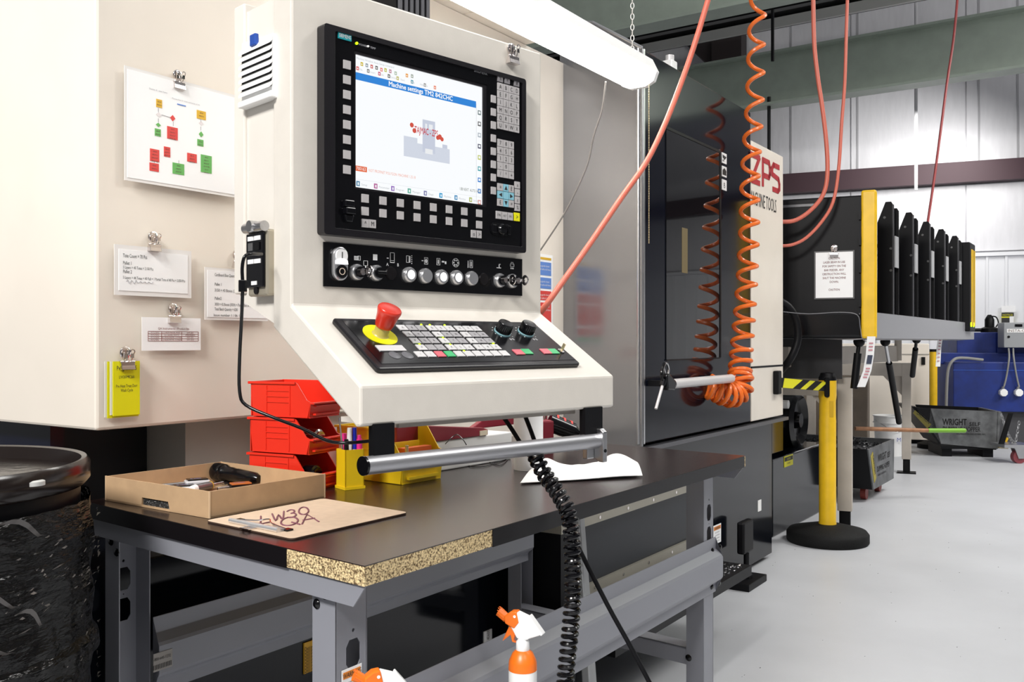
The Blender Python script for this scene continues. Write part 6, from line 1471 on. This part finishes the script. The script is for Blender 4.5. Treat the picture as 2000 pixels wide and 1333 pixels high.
link('display', MB(UF).box(xe0+.12, xe0+.20, .192, .2, ze1-.05, ze1-.02), blackg, eb)
link('lock', MB(UF).cyl((xe0+.05, .19, ze1-.17), (xe0+.05, .2, ze1-.17), .014, n=12), blackm, eb)
for px0, px1 in ((1970, 1960), (1979, 1990)):
    P_ = [uf(px0, 682, .18), uf(px0+1, 700, -.03), uf((px0+px1)/2+1, 735, -.03), uf(px1+.5, 757, -.03)]
    ys_ = [.18, -.03, -.03, -.03]
    cdt = link('conduit', MB(UF).tube([(P_[k][0], ys_[k], P_[k][1]) for k in range(4)], .010, 8), mat('conduit_dull', (.25, .25, .24), .5), eb, smooth=True)
    x, z = uf(px1, 768, -.05)
    link('outlet_cover', MB(UF).prism([(x+.045*math.cos(PI/8+k*PI/4), z+.045*math.sin(PI/8+k*PI/4)) for k in range(8)], -.07, 0), white, eb, bevel=.005)
    link('connector', MB(UF).cyl((x, -.03, z+.04), (x, -.03, z+.07), .02, n=10), steel, eb)
tag(link('flexible_conduit', MB(UF).tube([(uf(1920, 704, -.02)[0], -.02, uf(1920, 704, -.02)[1]), (uf(1880, 700, -.05)[0], -.05, uf(1880, 700, -.05)[1]), (uf(1862, 704, -.1)[0], -.1, uf(1862, 704)[1]), (uf(1852, 722, -.1)[0], -.1, uf(1852, 722)[1]), (uf(1849, 760, -.1)[0], -.1, uf(1849, 760)[1]), (uf(1848, 800, -.1)[0], -.1, uf(1848, 800)[1])], .017, 10), mat('conduit_dull', (.25, .25, .24), .5), smooth=True), 'pale flexible conduit bending over the left edge of the blue machine', 'conduit')
# pump on the blue cabinet
xp, zp = uf(1938, 649, .6)
pu_ = thing('coolant_pump', 'black submersible pump standing on top of the blue machine', 'pump', UF.w((xp, .6, za)))
link('base', MB(UF).lathe([(.001, 0), (.10, 0), (.10, .05), (.06, .07), (.001, .07)], (xp, .7, za), 20), blackm, pu_, smooth=True)
link('motor', MB(UF).lathe([(.001, .07), (.055, .07), (.055, .16), (.04, .19), (.02, .22), (.001, .22)], (xp, .7, za), 16), blackm, pu_, smooth=True)
link('outlet', MB(UF).cyl((xp-.05, .7, za+.03), (xp-.20, .7, za+.03), .022, n=10), blackm, pu_)
link('cable', MB(UF).tube([(xp+.02, .7, za+.2), (xp+.07, .68, za+.19), (xp+.09, .66, za+.12), (xp+.05, .62, za+.07)], .008), blackm, pu_, smooth=True)
# yellow and white poster above the box
x0, z1 = B.py(1956, 612, -.08); x1, z0 = B.py(1980, 650, -.08); zw = B.py(1956, 600, -.08)[1]
ys_p = thing('wall_notice', 'black and yellow safety notice with white sheet on the far wall', 'sign', B.w(((x0+x1)/2, -.08, z0)))
link('notice', MB(B).box(x0, x1, -.085, -.075, z0-.1, z1), acid, ys_p); link('notice_band', MB(B).box(x0, x1, -.088, -.085, z1-.05, z1), ink, ys_p)
link('notice_band', MB(B).box(x0, x0+.10, -.088, -.085, z1-.17, z1-.07), ink, ys_p); link('notice_field', MB(B).box(x0+.10, x1, -.0875, -.085, z1-.2, z1-.05), white, ys_p)
link('notice_lettering', MB(B).text('NOTICE', ((x0+x1)/2, -.090, z1-.042), .035, al='C'), acid, ys_p); link('white_sheet', MB(B).box(x0, x1+.02, -.085, -.075, z1+.01, zw+.01), paper, ys_p)
# second yellow stanchion and cream machine further back
p = at(1823, 820, 10.5); p.z = 0; s2_ = Fr(p, (1, 0, 0), (0, 1, 0)); tz2 = EYE.z-(688-CY)/FOC*10.55
yp2 = thing('stanchion_post', 'farther yellow stanchion post left of the blue machine', 'stanchion', p)
link('base', MB(s2_).lathe([(.001, 0), (.17, 0), (.17, .05), (.07, .09), (.001, .09)], (0, 0, 0), 32), rubber, yp2, smooth=True)
link('tube', MB(s2_).lathe([(.001, .09), (.042, .09), (.042, tz2), (.001, tz2)], (0, 0, 0), 24), yellow, yp2, smooth=True)
link('head', MB(s2_).lathe([(.001, tz2), (.042, tz2), (.042, tz2+.03), (.001, tz2+.03)], (0, 0, 0), 24), blackm, yp2, smooth=True)
p = at(1725, 800, 11.0); CM = Fr((p.x, p.y, 0), Vector((.96, -.28, 0)), Vector((.28, .96, 0)))
x0, z1 = CM.py(1640, 672, 0); x1, _ = CM.py(1815, 672, 0)
cm = thing('cream_cabinet', 'cream machine cabinet far behind the gas struts', 'cabinet', CM.w(((x0+x1)/2, 0, 0)))
link('body', MB(CM).box(x0, x1, 0, 1.0, .05, z1), cream, cm, bevel=.01); link('lid_line', MB(CM).box(x0, x1, -.01, 0, z1-.13, z1-.12), mat('line_grey', (.4, .38, .35), .5), cm)
link('plinth', MB(CM).box(x0+.03, x1-.03, .05, .95, 0, .05), blackm, cm)
xh, zh = CM.py(1803, 705, 0); link('latch', MB(CM).box(xh-.02, xh+.02, -.02, 0, zh-.05, zh+.04), blackm, cm)
p = at(1690, 850, 8.3); QM = Fr((p.x, p.y, 0), DA*1, DB)
x0, z1 = QM.py(1680, 745, 0)
tag(link('tan_cabinet', MB(Fr((p.x-.2, p.y+.95, 0), WA, WB)).box(-.3, .55, 0, .5, .0, .88), mat('tan_paint', (.20, .16, .12), .5, noise=.2, nscale=6), bevel=.01), 'tan cabinet in shadow behind the near hopper', 'cabinet')

# dark specks of swarf on the floor
mb = MB(); random.seed(5)
for k in range(170):
    d = random.uniform(2.6, 9); px = random.uniform(1200, 2000); p = at(px, 900, d)
    r = random.uniform(.002, .007); a = random.uniform(0, PI)
    mb.add([(p.x, p.y, .001), (p.x+r*math.cos(a), p.y+r*math.sin(a), .001), (p.x+r*.6*math.sin(a), p.y+r*.4, .003)], [(0, 1, 2)])
mb.open = True; o = tag(link('floor_specks', mb, blackm), 'tiny dark metal specks scattered over the pale floor', 'specks'); o['kind'] = 'stuff'
